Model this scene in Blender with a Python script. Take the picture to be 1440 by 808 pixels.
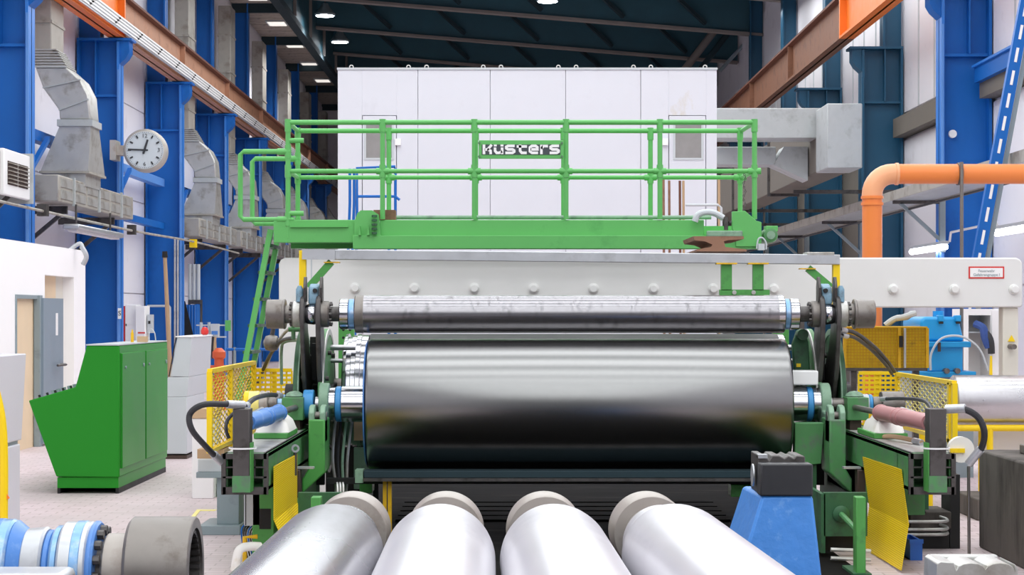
import bpy, bmesh, math, random
from mathutils import Vector, Matrix
for o in list(bpy.data.objects): bpy.data.objects.remove(o)
SC = bpy.context.scene
COL = SC.collection
R = math.radians
random.seed(7)
# ------------------------------------------------------------------ camera
F, VX, VY, EYE = 2800.0, 715.0, 440.0, 1.75      # focal length in pixels, level vanishing point, eye height
cam = bpy.data.cameras.new('camera'); cam_o = bpy.data.objects.new('camera', cam); COL.objects.link(cam_o)
cam.sensor_width = 36; cam.lens = F * 36 / 1440
cam.shift_x = (720 - VX) / 1440; cam.shift_y = (VY - 404) / 1440
cam.clip_end = 400
cam_o.location = (0, 0, EYE); cam_o.rotation_euler = (R(90), 0, 0)
SC.camera = cam_o
# ------------------------------------------------------------------ world, lamps, exposure
w = bpy.data.worlds.new('world'); SC.world = w; w.use_nodes = True
bg = w.node_tree.nodes['Background']; bg.inputs[0].default_value = (0.86, 0.93, 1.0, 1); bg.inputs[1].default_value = 0.6
def area(name, x, y, z, sx, sy, power, color=(.97, .99, 1), rot=(0, 0, 0)):
    l = bpy.data.lights.new(name, 'AREA'); l.shape = 'RECTANGLE'; l.size = sx; l.size_y = sy; l.energy = power; l.color = color
    o = bpy.data.objects.new(name, l); o.location = (x, y, z); o.rotation_euler = rot; COL.objects.link(o); return o
for ly in range(-26, 62, 4):                     # unseen light panels added across the hall, laid out for the black roll's reflection
    area('added_light_row', .6, ly, 10.6, 14.4, 2.2, 350)
SC.view_settings.view_transform = 'Standard'; SC.view_settings.look = 'None'
SC.view_settings.exposure = 0.38; SC.view_settings.gamma = 1.0; SC.view_settings.use_curve_mapping = False
# ------------------------------------------------------------------ helpers
def at(px, py, Y): return Vector(((px - VX) / F * Y, Y, EYE - (py - VY) / F * Y))
def PX(px, Y): return (px - VX) / F * Y
def PZ(py, Y): return EYE - (py - VY) / F * Y
def lin(c):
    if isinstance(c, str):
        c = [int(c[i:i + 2], 16) / 255 for i in (0, 2, 4)]
    return tuple((v / 12.92 if v <= .04045 else ((v + .055) / 1.055) ** 2.4) for v in c)
MATS = {}
def mat(name, col, rough=.5, metal=0., var=.12, scale=4., bump=0., dirt=None, damt=.5, dscale=3., stretch=(1, 1, 1), spec=.5, rvar=.1, coat=0.):
    m = bpy.data.materials.new(name); m.use_nodes = True; nt = m.node_tree; N = nt.nodes; L = nt.links
    b = N['Principled BSDF']
    b.inputs['Metallic'].default_value = metal; b.inputs['Specular IOR Level'].default_value = spec
    b.inputs['Coat Weight'].default_value = coat; b.inputs['Coat Roughness'].default_value = .12
    tc = N.new('ShaderNodeTexCoord'); mp = N.new('ShaderNodeMapping'); mp.inputs['Scale'].default_value = stretch
    L.new(tc.outputs['Object'], mp.inputs[0])
    n = N.new('ShaderNodeTexNoise'); n.inputs['Scale'].default_value = scale; n.inputs['Detail'].default_value = 6
    L.new(mp.outputs[0], n.inputs['Vector'])
    c = lin(col)
    mx = N.new('ShaderNodeMix'); mx.data_type = 'RGBA'
    mx.inputs[6].default_value = tuple(v * (1 - var) for v in c) + (1,)
    mx.inputs[7].default_value = tuple(min(1, v * (1 + var)) for v in c) + (1,)
    L.new(n.outputs['Fac'], mx.inputs[0]); out = mx.outputs[2]
    if dirt:
        n2 = N.new('ShaderNodeTexNoise'); n2.inputs['Scale'].default_value = dscale; n2.inputs['Detail'].default_value = 9; n2.inputs['Roughness'].default_value = .65
        L.new(mp.outputs[0], n2.inputs['Vector'])
        cr = N.new('ShaderNodeValToRGB'); e = cr.color_ramp.elements
        e[0].position = .62 - .25 * damt; e[0].color = (0, 0, 0, 1); e[1].position = .82 - .25 * damt; e[1].color = (1, 1, 1, 1)
        L.new(n2.outputs['Fac'], cr.inputs[0])
        m2 = N.new('ShaderNodeMix'); m2.data_type = 'RGBA'; m2.inputs[7].default_value = lin(dirt) + (1,)
        L.new(cr.outputs[0], m2.inputs[0]); L.new(out, m2.inputs[6]); out = m2.outputs[2]
    L.new(out, b.inputs['Base Color'])
    mr = N.new('ShaderNodeMapRange'); mr.inputs[3].default_value = max(.03, rough - rvar); mr.inputs[4].default_value = min(1, rough + rvar)
    L.new(n.outputs['Fac'], mr.inputs[0]); L.new(mr.outputs[0], b.inputs['Roughness'])
    if bump:
        bp = N.new('ShaderNodeBump'); bp.inputs['Strength'].default_value = bump; bp.inputs['Distance'].default_value = .02
        L.new(n.outputs['Fac'], bp.inputs['Height']); L.new(bp.outputs[0], b.inputs['Normal'])
    MATS[name] = m; return m
def emit(name, col, s):
    m = bpy.data.materials.new(name); m.use_nodes = True; b = m.node_tree.nodes['Principled BSDF']
    b.inputs['Base Color'].default_value = lin(col) + (1,); b.inputs['Emission Color'].default_value = lin(col) + (1,)
    b.inputs['Emission Strength'].default_value = s; MATS[name] = m; return m
WL = {}
def tag(o, label=None, cat=None, group=None, kind=None):
    if label: o['label'] = label
    if cat: o['category'] = cat
    if group: o['group'] = group
    if kind: o['kind'] = kind
    return o
def thing(name, label, cat, loc=(0, 0, 0), group=None):
    o = bpy.data.objects.new(name, None); COL.objects.link(o); o.location = loc; o.empty_display_size = .1
    WL[o.name] = Vector(loc); return tag(o, label, cat, group)
def copy_tree(o, loc, label=None):
    def cp(a, par):
        c = a.copy(); COL.objects.link(c); c.parent = par
        for ch in KIDS.get(a.name, []): cp(ch, c)
        return c
    c = cp(o, None); c.location = loc
    if label: c['label'] = label
    return c
KIDS = {}
class B:
    def __init__(s): s.m = bmesh.new()
    def _add(s, vs, fs):
        v = [s.m.verts.new(p) for p in vs]
        for f in fs:
            try: s.m.faces.new([v[i] for i in f])
            except ValueError: pass
        return s
    def box(s, x0, x1, y0, y1, z0, z1):
        x0, x1 = sorted((x0, x1)); y0, y1 = sorted((y0, y1)); z0, z1 = sorted((z0, z1))
        return s._add([(x, y, z) for x in (x0, x1) for y in (y0, y1) for z in (z0, z1)],
                      [(0, 1, 3, 2), (4, 6, 7, 5), (0, 4, 5, 1), (2, 3, 7, 6), (0, 2, 6, 4), (1, 5, 7, 3)])
    def bar(s, a, b, w, h, up=(0, 0, 1)):
        a, b, up = Vector(a), Vector(b), Vector(up); d = (b - a).normalized()
        if abs(d.dot(up)) > .98: up = Vector((0, 1, 0))
        r = d.cross(up).normalized() * w / 2; u = r.cross(d).normalized() * h / 2
        vs = [p + i * r + j * u for p in (a, b) for i, j in ((-1, -1), (1, -1), (1, 1), (-1, 1))]
        return s._add(vs, [(3, 2, 1, 0), (4, 5, 6, 7), (0, 1, 5, 4), (1, 2, 6, 5), (2, 3, 7, 6), (3, 0, 4, 7)])
    def lathe(s, p, axis, prof, n=32, close=False):
        p, ax = Vector(p), Vector(axis).normalized()
        e = Vector((0, 0, 1)) if abs(ax.z) < .9 else Vector((1, 0, 0))
        a = ax.cross(e).normalized(); b = ax.cross(a)
        vs = []
        for t, r in prof:
            for k in range(n):
                q = 2 * math.pi * k / n
                vs.append(p + ax * t + (a * math.cos(q) + b * math.sin(q)) * max(r, 1e-4))
        fs = []
        m = len(prof)
        for i in range(m if close else m - 1):
            j = (i + 1) % m
            for k in range(n):
                l = (k + 1) % n; fs.append((i * n + k, i * n + l, j * n + l, j * n + k))
        if not close:
            fs.append(tuple(range(n - 1, -1, -1))); fs.append(tuple((m - 1) * n + k for k in range(n)))
        return s._add(vs, fs)
    def cyl(s, a, b, r, r2=None, n=20):
        a, b = Vector(a), Vector(b); return s.lathe(a, b - a, [(0, r), ((b - a).length, r if r2 is None else r2)], n)
    def ring(s, p, axis, r0, r1, t, n=40): return s.lathe(p, axis, [(0, r0), (0, r1), (t, r1), (t, r0)], n, True)
    def tube(s, pts, r, n=8, sub=6):
        P = [Vector(p) for p in pts]
        if sub > 1 and len(P) > 2:
            Q = []
            for i in range(len(P) - 1):
                p0, p1, p2, p3 = P[max(i - 1, 0)], P[i], P[i + 1], P[min(i + 2, len(P) - 1)]
                for k in range(sub):
                    t = k / sub
                    Q.append(.5 * ((2 * p1) + (p2 - p0) * t + (2 * p0 - 5 * p1 + 4 * p2 - p3) * t * t + (3 * p1 - p0 - 3 * p2 + p3) * t ** 3))
            P = Q + [P[-1]]
        vs = []; last = None
        for i, p in enumerate(P):
            d = (P[min(i + 1, len(P) - 1)] - P[max(i - 1, 0)]).normalized()
            if last is None: last = Vector((0, 0, 1)) if abs(d.z) < .9 else Vector((1, 0, 0))
            a = (last - d * last.dot(d)).normalized(); last = a; b = d.cross(a)
            for k in range(n):
                q = 2 * math.pi * k / n; vs.append(p + (a * math.cos(q) + b * math.sin(q)) * r)
        fs = [(i * n + k, i * n + (k + 1) % n, (i + 1) * n + (k + 1) % n, (i + 1) * n + k) for i in range(len(P) - 1) for k in range(n)]
        fs.append(tuple(range(n - 1, -1, -1))); fs.append(tuple((len(P) - 1) * n + k for k in range(n)))
        return s._add(vs, fs)
    def prism(s, pts, plane, a, b):
        def mk(u, v, h): return {'xz': (u, h, v), 'yz': (h, u, v), 'xy': (u, v, h)}[plane]
        n = len(pts)
        vs = [mk(u, v, a) for u, v in pts] + [mk(u, v, b) for u, v in pts]
        fs = [tuple(range(n)), tuple(range(2 * n - 1, n - 1, -1))] + [(i, (i + 1) % n, n + (i + 1) % n, n + i) for i in range(n)]
        return s._add(vs, fs)
    def loft(s, q0, q1):      # two quads of points
        return s._add(list(q0) + list(q1), [(3, 2, 1, 0), (4, 5, 6, 7), (0, 1, 5, 4), (1, 2, 6, 5), (2, 3, 7, 6), (3, 0, 4, 7)])
    def make(s, name, m, parent=None, bevel=0., label=None, cat=None, group=None, kind=None, smooth=35, seg=2):
        bm = s.m; bmesh.ops.recalc_face_normals(bm, faces=bm.faces[:])
        xs = [v.co for v in bm.verts]
        lo = Vector([min(p[i] for p in xs) for i in range(3)]); hi = Vector([max(p[i] for p in xs) for i in range(3)])
        c = (lo + hi) / 2
        if parent is None: c.z = lo.z
        for v in bm.verts: v.co -= c
        me = bpy.data.meshes.new(name); bm.to_mesh(me); bm.free()
        me.materials.append(MATS[m])
        if smooth:
            me.shade_smooth(); me.set_sharp_from_angle(angle=R(smooth))
        o = bpy.data.objects.new(name, me); COL.objects.link(o)
        if parent is not None:
            o.parent = parent; o.location = c - WL[parent.name]; KIDS.setdefault(parent.name, []).append(o)
        else: o.location = c
        WL[o.name] = c
        if bevel:
            md = o.modifiers.new('bevel', 'BEVEL'); md.width = bevel; md.segments = seg; md.limit_method = 'ANGLE'; md.angle_limit = R(40)
            md.harden_normals = False
        return tag(o, label, cat, group, kind)
def box(name, m, x0, x1, y0, y1, z0, z1, parent=None, bevel=0., **k): return B().box(x0, x1, y0, y1, z0, z1).make(name, m, parent, bevel, **k)
def struct(name, m, x0, x1, y0, y1, z0, z1, parent=None): return box(name, m, x0, x1, y0, y1, z0, z1, parent, kind=None if parent else 'structure')
def text(name, body, m, loc, size, parent, rot=(R(90), 0, 0), ext=.001, align='CENTER'):
    cu = bpy.data.curves.new(name, 'FONT'); cu.body = body; cu.size = size; cu.extrude = ext; cu.align_x = align; cu.align_y = 'CENTER'; cu.resolution_u = 3
    o0 = bpy.data.objects.new(name, cu); COL.objects.link(o0); me = bpy.data.meshes.new_from_object(o0.evaluated_get(bpy.context.evaluated_depsgraph_get())); bpy.data.objects.remove(o0)
    o = bpy.data.objects.new(name, me); COL.objects.link(o); me.materials.clear(); me.materials.append(MATS[m]); o.parent = parent
    o.location = Vector(loc) - WL[parent.name]; o.rotation_euler = rot; KIDS.setdefault(parent.name, []).append(o); return o
def ribbon(bm, pts, wd, Y, th):     # a flat stroke standing in the XZ plane
    P = [Vector(p) for p in pts]; n = len(P); Lf, Rt = [], []
    for i in range(n):
        d0 = (P[i] - P[i - 1]).normalized() if i else None; d1 = (P[i + 1] - P[i]).normalized() if i < n - 1 else None
        d = ((d0 or d1) + (d1 or d0)).normalized(); nn = Vector((-d.y, d.x)); k = 1 / max(.5, abs(nn.dot(Vector((-(d1 or d0).y, (d1 or d0).x)))))
        Lf.append(P[i] + nn * wd / 2 * k); Rt.append(P[i] - nn * wd / 2 * k)
    for i in range(n - 1): bm.prism([tuple(Lf[i]), tuple(Lf[i + 1]), tuple(Rt[i + 1]), tuple(Rt[i])], 'xz', Y, Y - th)
# ------------------------------------------------------------------ materials
mat('blue', '1163b6', .45, var=.1, scale=1.2, dirt='0d5098', damt=.25, dscale=.6, spec=.3)
mat('blue_lit', '2a78d0', .42, var=.06)  # lighter copy of blue: light on the flanges put into the colour
mat('blue_shaded', '1d5878', .45, var=.1, scale=1.5)  # darker copy of blue: shade on the farther columns put into the colour
mat('blue_edge', '5a8fd6', .45, var=.06)
mat('white_wall', 'e6e4ea', .7, var=.04, scale=1.2, dirt='cfccd2', damt=.25, dscale=.8)
mat('panel_white', 'e9e8ee', .5, var=.03, scale=2, dirt='d3d0d6', damt=.15, dscale=1.2)
mat('enclosure_white', 'd8dae2', .5, var=.03, scale=2, dirt='c9cad2', damt=.2, dscale=1.)
mat('panel_stained', 'd8dae2', .5, var=.03, scale=2, dirt='c6baa0', damt=.3, dscale=2.2, stretch=(1, 1, .5))
mat('office_white', 'fbfafb', .6, var=.02)
mat('machine_white', 'e2e2e0', .42, var=.03, scale=3)
mat('cream', 'dedacf', .6, var=.05)
mat('dark_roof', '1e343c', .8, var=.2, scale=1.2)
mat('girder_teal', '2a5664', .6, var=.2, scale=1.5)
mat('roof_grey', '827c78', .8, var=.2, scale=2)
mat('aisle_panel', 'b5aca1', .85, var=.2, scale=1.5, dirt='5c564f', damt=.4)
mat('orange', 'ee7a1c', .45, var=.06)
mat('rust_orange', 'b58468', .6, var=.15, scale=2.5, dirt='8a5a42', damt=.3)  # paled for dust and for light put into the colour
mat('rust_shaded', '80563f', .6, var=.2, scale=2.5, dirt='5b3a2a', damt=.35)  # darker copy for the right beam: its shade put into the colour
mat('rust_dark', '6a4030', .65, var=.2, scale=2.5)
mat('rust', '8f6a55', .8, var=.25, scale=8, dirt='5d4034', damt=.5)
mat('galv', 'c3c3c0', .42, .55, var=.12, scale=6, dirt='8d867a', damt=.45, dscale=2.5)
mat('galv_light', 'bfc2c6', .35, .5, var=.1, scale=9, dirt='a9abad', damt=.3, dscale=5)
mat('duct_dirty', 'aba79f', .55, .2, var=.15, scale=4, dirt='7d7366', damt=.5, dscale=1.8)
mat('duct_grey', 'b4b9ba', .55, .15, var=.1, scale=6, dirt='989b9a', damt=.35)
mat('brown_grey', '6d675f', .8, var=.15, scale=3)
mat('concrete', '625c57', .85, var=.22, scale=6, bump=.3, dirt='352f2b', damt=.65, dscale=2.5, stretch=(1, 1, .35))
mat('grey_paint', '8c9aa0', .45, var=.06, dirt='6f7a80', damt=.15)
mat('light_grey', 'c2c8cc', .42, var=.03)
mat('lilac_grey', 'd4d4de', .45, var=.02)
mat('door_grey', '8493a0', .45, var=.06)
mat('beige', 'e6cfae', .6, var=.08, scale=3)
mat('dark', '1c1b1c', .6, var=.3, scale=6)
mat('black', '0b0b0c', .6, var=.3)
mat('roll_rubber', '232326', .5, var=.1)
mat('mesh_yellow', 'ffdc28', .5, var=.08, scale=8, dirt='c99a10', damt=.3)
mat('rubber', '2b2c30', .5, var=.2, scale=20)
mat('dark_steel', '5a5756', .42, .6, var=.25, scale=10, dirt='35302d', damt=.45, dscale=6)
mat('iron', '807b77', .42, .75, var=.2, scale=12, dirt='5c534c', damt=.4, dscale=6)
mat('chrome', 'b9b9be', .16, 1., var=.06, scale=14, stretch=(9, .4, .4), rvar=.02)
mat('satin_steel', 'c4c3c6', .3, .9, var=.12, scale=8, stretch=(1, 1, 1), dirt='93908f', damt=.3, dscale=4)
mat('upper_roll_skin', '979599', .25, .9, var=.1, scale=12, stretch=(2, 1, 1), dirt='6a686a', damt=.3, dscale=9, rvar=.02)
mat('black_roll_skin', '010101', .27, 0., var=.1, scale=60, spec=.5, rvar=0.)
MATS['black_roll_skin'].node_tree.nodes['Principled BSDF'].inputs['IOR'].default_value = 3.0
mat('roll_wrap_white', 'd3d1d7', .32, .3, var=.05, scale=3, dirt='bcbac2', damt=.42, dscale=2.2, stretch=(1, .35, 1))
mat('roll_steel', 'a3a2aa', .27, .8, var=.14, scale=3, dirt='8f8c92', damt=.35, dscale=3, stretch=(1, .3, 1))
mat('collar_steel', 'a8a19b', .45, .35, var=.12, scale=8, dirt='8d8178', damt=.35, dscale=5)
mat('machine_green', '4f9b4a', .42, var=.1, scale=5, dirt='3a6a3a', damt=.25, dscale=5)
mat('platform_green', '5fb35f', .42, var=.06, scale=3, dirt='4b9a4e', damt=.15)
mat('old_green', '4d8a52', .5, var=.18, scale=8, dirt='5f6a62', damt=.5, dscale=7)
mat('pale_green', '84a68c', .5, var=.15, scale=9, dirt='6b7f72', damt=.45, dscale=8)
mat('deep_green', '2c5f3c', .5, var=.2, scale=6, dirt='26352b', damt=.5, dscale=5)
mat('desk_green', '2f8a30', .3, var=.03, scale=2, rvar=.04, spec=.04)
mat('yellow', 'f4d000', .45, var=.06, scale=5, dirt='d0ab10', damt=.2)
mat('yellow_old', 'e6b60c', .5, var=.12, scale=8, dirt='a87f12', damt=.3, dscale=6)
mat('yellow_pale', 'f3e68a', .5, var=.06)
mat('blue_cyl', '4e86d0', .35, var=.1, scale=8, dirt='8fb0dd', damt=.3, dscale=8)
mat('blue_band', '3f93d0', .4, var=.08)
mat('blue_cast', '7fa3b8', .5, var=.2, scale=12, dirt='55666e', damt=.5, dscale=9)
mat('stand_blue', '3f86d6', .45, var=.1, scale=14, bump=.25, dirt='7fb0e6', damt=.12, dscale=9)
mat('gear_blue', '169bdc', .38, var=.07, dirt='1286c4', damt=.2)
mat('crate_blue', '2f6fd0', .4, var=.05)
mat('pink_cyl', 'b57f80', .45, var=.1, scale=8, dirt='9a6768', damt=.3)
mat('orange_pipe', 'e8833e', .32, var=.05, scale=2)
mat('orange_elbow', 'eaa67a', .34, var=.05)
mat('red', 'd0302c', .4, var=.05)
mat('hydrant', 'e2653a', .45, var=.08)
mat('white_plain', 'f0f0f0', .5, var=.02)
mat('white_plastic', 'e9e7e0', .45, var=.05, dirt='c8b890', damt=.2)
mat('clock_face', 'cfd9df', .5, var=.02)
mat('clock_rim', 'b9b6b0', .45, .3, var=.1, scale=3, dirt='9a7d68', damt=.25, dscale=2)
mat('letter_dark', '30343a', .5, var=.02)
mat('sign_dark', '3f474c', .5, var=.04)
mat('wood', 'b99a78', .65, var=.12, scale=3, stretch=(1, 6, 1))
mat('cardboard', 'c9ab88', .8, var=.08)
mat('brown_dark', '4a3a33', .6, .2, var=.2, scale=8)
mat('hall_glass', 'eef1f5', .35, var=.04, scale=2)
mat('window_glass', '8f8d8c', .2, var=.15, scale=6)
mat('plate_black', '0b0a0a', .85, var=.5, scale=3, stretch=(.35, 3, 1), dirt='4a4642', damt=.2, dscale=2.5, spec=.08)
mat('bluish_steel', '7ea8d2', .32, .5, var=.15, scale=10, dirt='c3ccd4', damt=.45, dscale=7)
mat('cloth_blue', '35508f', .8, var=.3, scale=30)
emit('tube_light', 'f4f8ff', 9.); emit('lamp_light', 'f2f8ff', 30.); emit('aisle_light', 'f4efe6', .7)
# floor: small pavers, pink grey, worn
def floor_mat():
    m = bpy.data.materials.new('paver_floor'); m.use_nodes = True; nt = m.node_tree; N, L = nt.nodes, nt.links; b = N['Principled BSDF']
    tc = N.new('ShaderNodeTexCoord'); br = N.new('ShaderNodeTexBrick'); br.inputs['Scale'].default_value = 1.
    br.inputs['Brick Width'].default_value = .24; br.inputs['Row Height'].default_value = .12; br.inputs['Mortar Size'].default_value = .006
    br.inputs['Color1'].default_value = lin('d6c5c9') + (1,); br.inputs['Color2'].default_value = lin('c9b7ba') + (1,); br.inputs['Mortar'].default_value = lin('a99999') + (1,)
    L.new(tc.outputs['Object'], br.inputs['Vector'])
    n = N.new('ShaderNodeTexNoise'); n.inputs['Scale'].default_value = .7; n.inputs['Detail'].default_value = 8; L.new(tc.outputs['Object'], n.inputs['Vector'])
    cr = N.new('ShaderNodeValToRGB'); e = cr.color_ramp.elements; e[0].position = .42; e[1].position = .7; e[0].color = (0, 0, 0, 1); e[1].color = (.7, .7, .7, 1)
    L.new(n.outputs['Fac'], cr.inputs[0])
    mx = N.new('ShaderNodeMix'); mx.data_type = 'RGBA'; mx.inputs[7].default_value = lin('bdb2b3') + (1,)
    L.new(cr.outputs[0], mx.inputs[0]); L.new(br.outputs['Color'], mx.inputs[6]); L.new(mx.outputs[2], b.inputs['Base Color'])
    b.inputs['Roughness'].default_value = .55
    bp = N.new('ShaderNodeBump'); bp.inputs['Strength'].default_value = .3; bp.inputs['Distance'].default_value = .01
    L.new(br.outputs['Fac'], bp.inputs['Height']); bp.invert = True; L.new(bp.outputs[0], b.inputs['Normal']); MATS['paver_floor'] = m
floor_mat()
# sheet steel with fine punched rows (guards)
def perf_mat(name, col, hole, pitch, axis_scale):
    m = bpy.data.materials.new(name); m.use_nodes = True; nt = m.node_tree; N, L = nt.nodes, nt.links; b = N['Principled BSDF']
    tc = N.new('ShaderNodeTexCoord'); wv = N.new('ShaderNodeTexWave'); wv.bands_direction = 'Z'; wv.inputs['Scale'].default_value = math.pi / (pitch * 10) if False else .314 / pitch; wv.inputs['Distortion'].default_value = 0
    L.new(tc.outputs['Object'], wv.inputs['Vector'])
    cr = N.new('ShaderNodeValToRGB'); e = cr.color_ramp.elements; e[0].position = .12; e[1].position = .34; e[0].color = lin(hole) + (1,); e[1].color = lin(col) + (1,)
    L.new(wv.outputs['Fac'], cr.inputs[0]); L.new(cr.outputs[0], b.inputs['Base Color']); b.inputs['Roughness'].default_value = .45
    bp = N.new('ShaderNodeBump'); bp.inputs['Strength'].default_value = .4; bp.inputs['Distance'].default_value = .004; L.new(wv.outputs['Fac'], bp.inputs['Height']); L.new(bp.outputs[0], b.inputs['Normal'])
    MATS[name] = m
perf_mat('yellow_ribbed', 'ffdd00', 'd2a800', .014, 1)
# ------------------------------------------------------------------ setting: floor, walls, roof
struct('floor', 'paver_floor', -12, 12, -46, 100, -.2, 0)
box('trim_1', 'plate_black', PX(470, 15.6), PX(1140, 15.6), 3.0, 20.5, 0, .012, kind='structure')  # dark plates; hidden near stretch added to darken the black roll's reflection
box('trim_unseen_dark', 'plate_black', -6.5, 7.5, -40, 3.0, 0, .012, kind='structure')  # unseen dark sheet behind the camera, added to darken the black roll's reflection
box('trim_2', 'yellow_pale', PX(266, 17.2), PX(302, 17.6), 17.62, 17.72, 0, .004, kind='structure')
B().prism([(PX(266, 16.9), 16.9), (PX(272, 16.9), 16.9), (PX(283, 17.72), 17.72), (PX(277, 17.72), 17.72)], 'xy', .001, .0045).make('trim_3', 'yellow_pale', kind='structure')
WXL, WXR = -8.95, 8.45
wl = struct('wall_left', 'white_wall', WXL - .3, WXL, -46, 98, 0, 14)
wr = struct('wall_right', 'white_wall', WXR, WXR + .3, -46, 98, 0, 14)
struct('wall_back', 'white_wall', WXL, WXR, 98, 98.3, 0, 14); struct('wall_front', 'door_grey', WXL, WXR, -46.3, -46, 0, 14)
bays = [33.4 + 7.75 * i for i in range(-2, 9)]
for i in range(-1, 8):                       # wall cladding sheets of the bays, each with its own joints
    y0, y1 = 33.4 + 7.75 * i + .25, 33.4 + 7.75 * (i + 1) - .25
    for z0, z1 in ((.05, 2.2), (2.23, 4.4), (4.43, 6.6), (6.63, 8.8), (8.83, 11.6)):
        box('panel', 'panel_white', WXL, WXL + .05, y0, y1, z0, z1, wl)
    if i < 4:
        y0 += 1.3; y1 += 1.3
        for z0, z1 in ((.05, 2.2), (2.23, 5.4), (6.0, 8.9), (8.95, 11.6)):
            box('panel', 'panel_white' if z0 > 5.5 or i < 1 else 'brown_grey', WXR - .06, WXR, y0, y1, z0, z1, wr)  # lower far panels darkened: shade below the ducts put into the colour
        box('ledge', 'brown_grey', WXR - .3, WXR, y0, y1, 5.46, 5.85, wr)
        for k in range(4): box('joint_strip', 'light_grey', WXR - .085, WXR - .06, y0 + 1.2 + 1.5 * k, y0 + 1.24 + 1.5 * k, 6.0, 8.9, wr)
# roof
def roofz(x): return 13.6 - .083 * (x + 7)
B().prism([(-7.1, roofz(-7.1)), (9, roofz(9)), (9, roofz(9) + .3), (-7.1, roofz(-7.1) + .3)], 'xz', -46, 98).make('ceiling', 'dark_roof', kind='structure', smooth=0)
for i in range(0, 9):
    y = 37 + 7.2 * i
    B().prism([(-7.05, roofz(-7.05) - 1.35), (8.4, roofz(8.4) - 1.35), (8.4, roofz(8.4)), (-7.05, roofz(-7.05))], 'xz', y - .05, y + .05).make('ceiling_girder', 'girder_teal', kind='structure', smooth=0)
    g = B().bar((-7.05, y, roofz(-7.05) - 1.4), (8.4, y, roofz(8.4) - 1.4), .36, .09); g.make('ceiling_girder_flange', 'roof_grey', kind='structure', smooth=0)
    p = B()
    for k in range(5):
        xa = -5.6 + 2.7 * k; p.bar((xa, y - .6, roofz(xa) - .2), (xa + 1.3, y - .1, roofz(xa) - 1.3), .12, .12)
    p.bar((-7.05, y - .7, roofz(-7) - .25), (8.4, y - .7, roofz(8.4) - .25), .16, .12)
    p.make('ceiling_brace', 'dark_roof', kind='structure', smooth=0)
for k, (pa, pb, r_) in enumerate((((958, 104), (1044, -8), .14), ((980, 104), (1062, -4), .11), ((1012, 100), (1108, -6), .07))):
    tag(B().cyl(at(*pa, 72), at(*pb, 72), r_, n=14).make('roof_pipe', ('roof_grey', 'dark_roof', 'grey_paint')[k]), ('thick grey pipe running up under the dark roof', 'second dark pipe beside the thick grey roof pipe', 'thin light pipe slanting up in front of the upper wall')[k], 'pipe')
# aisle ceiling beside the office wall
al = struct('ceiling_aisle', 'roof_grey', WXL, -7.15, -46, 98, 11.8, 12.1)
for k in range(30):
    y = 52 + 1.55 * k
    box('panel', 'aisle_panel', WXL + .02, -7.2, y, y + 1.45, 11.74, 11.8, al)
    if k % 5 == 2: box('cross_beam', 'dark_roof', WXL + .02, -7.2, y + 1.4, y + 1.6, 11.45, 11.74, al)
struct('ceiling_edge_girder', 'girder_teal', -7.15, -7.05, -46, 98, 11.5, 13.9)
struct('ceiling_valley_girder', 'dark_roof', -7.3, -7.0, 30, 98, 11.3, 11.5)
for k in range(7):
    y = 60 + 5.2 * k
    box('ceiling_edge_stiffener', 'roof_grey', -7.05, -6.95, y, y + .12, 11.5, 13.5, kind='structure')
for k in range(6):
    y = 57.2 + 5.6 * k
    t = thing('recessed_ceiling_light', ('pale square light panel set in the aisle ceiling, number %s counted from the camera' % ['one', 'two', 'three', 'four', 'five', 'six'][k]), 'light', (-7.95, y, 11.66), 'square light panels in the aisle ceiling')
    box('frame', 'light_grey', -8.3, -7.6, y - .5, y + .5, 11.68, 11.74, t); box('diffuser', 'aisle_light', -8.24, -7.66, y - .44, y + .44, 11.665, 11.68, t)
# hall lamps in view
for (px, py, Z, lab) in ((457, 23, 11.9, 'round glowing high bay lamp beside the aisle ceiling, the higher of two'), (478, 60, 11.9, 'round glowing high bay lamp beside the aisle ceiling, the lower of two'), (770, 3, 11.6, 'round glowing high bay lamp under the middle of the dark roof')):
    Y = (Z - EYE) * F / (VY - py); c = at(px, py, Y)
    t = thing('high_bay_lamp', lab, 'lamp', c, 'round high bay lamps under the roof')
    B().lathe(c + Vector((0, 0, .02)), (0, 0, 1), [(0, .34), (.06, .36), (.3, .16), (.42, .1)], 28).make('housing', 'grey_paint', t)
    B().lathe(c, (0, 0, 1), [(0, .05), (.005, .3), (.03, .31)], 28).make('lens', 'lamp_light', t)
    B().cyl(c + Vector((0, 0, .42)), (c.x, c.y, roofz(c.x) + .05), .02, n=8).make('hanger', 'dark_steel', t)
    l = bpy.data.lights.new('lamp_glow', 'SPOT'); l.energy = 900; l.spot_size = R(140); l.spot_blend = .6; l.shadow_soft_size = .3; lo = bpy.data.objects.new('lamp_glow', l); lo.location = c + Vector((0, 0, -.1)); COL.objects.link(lo)
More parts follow.
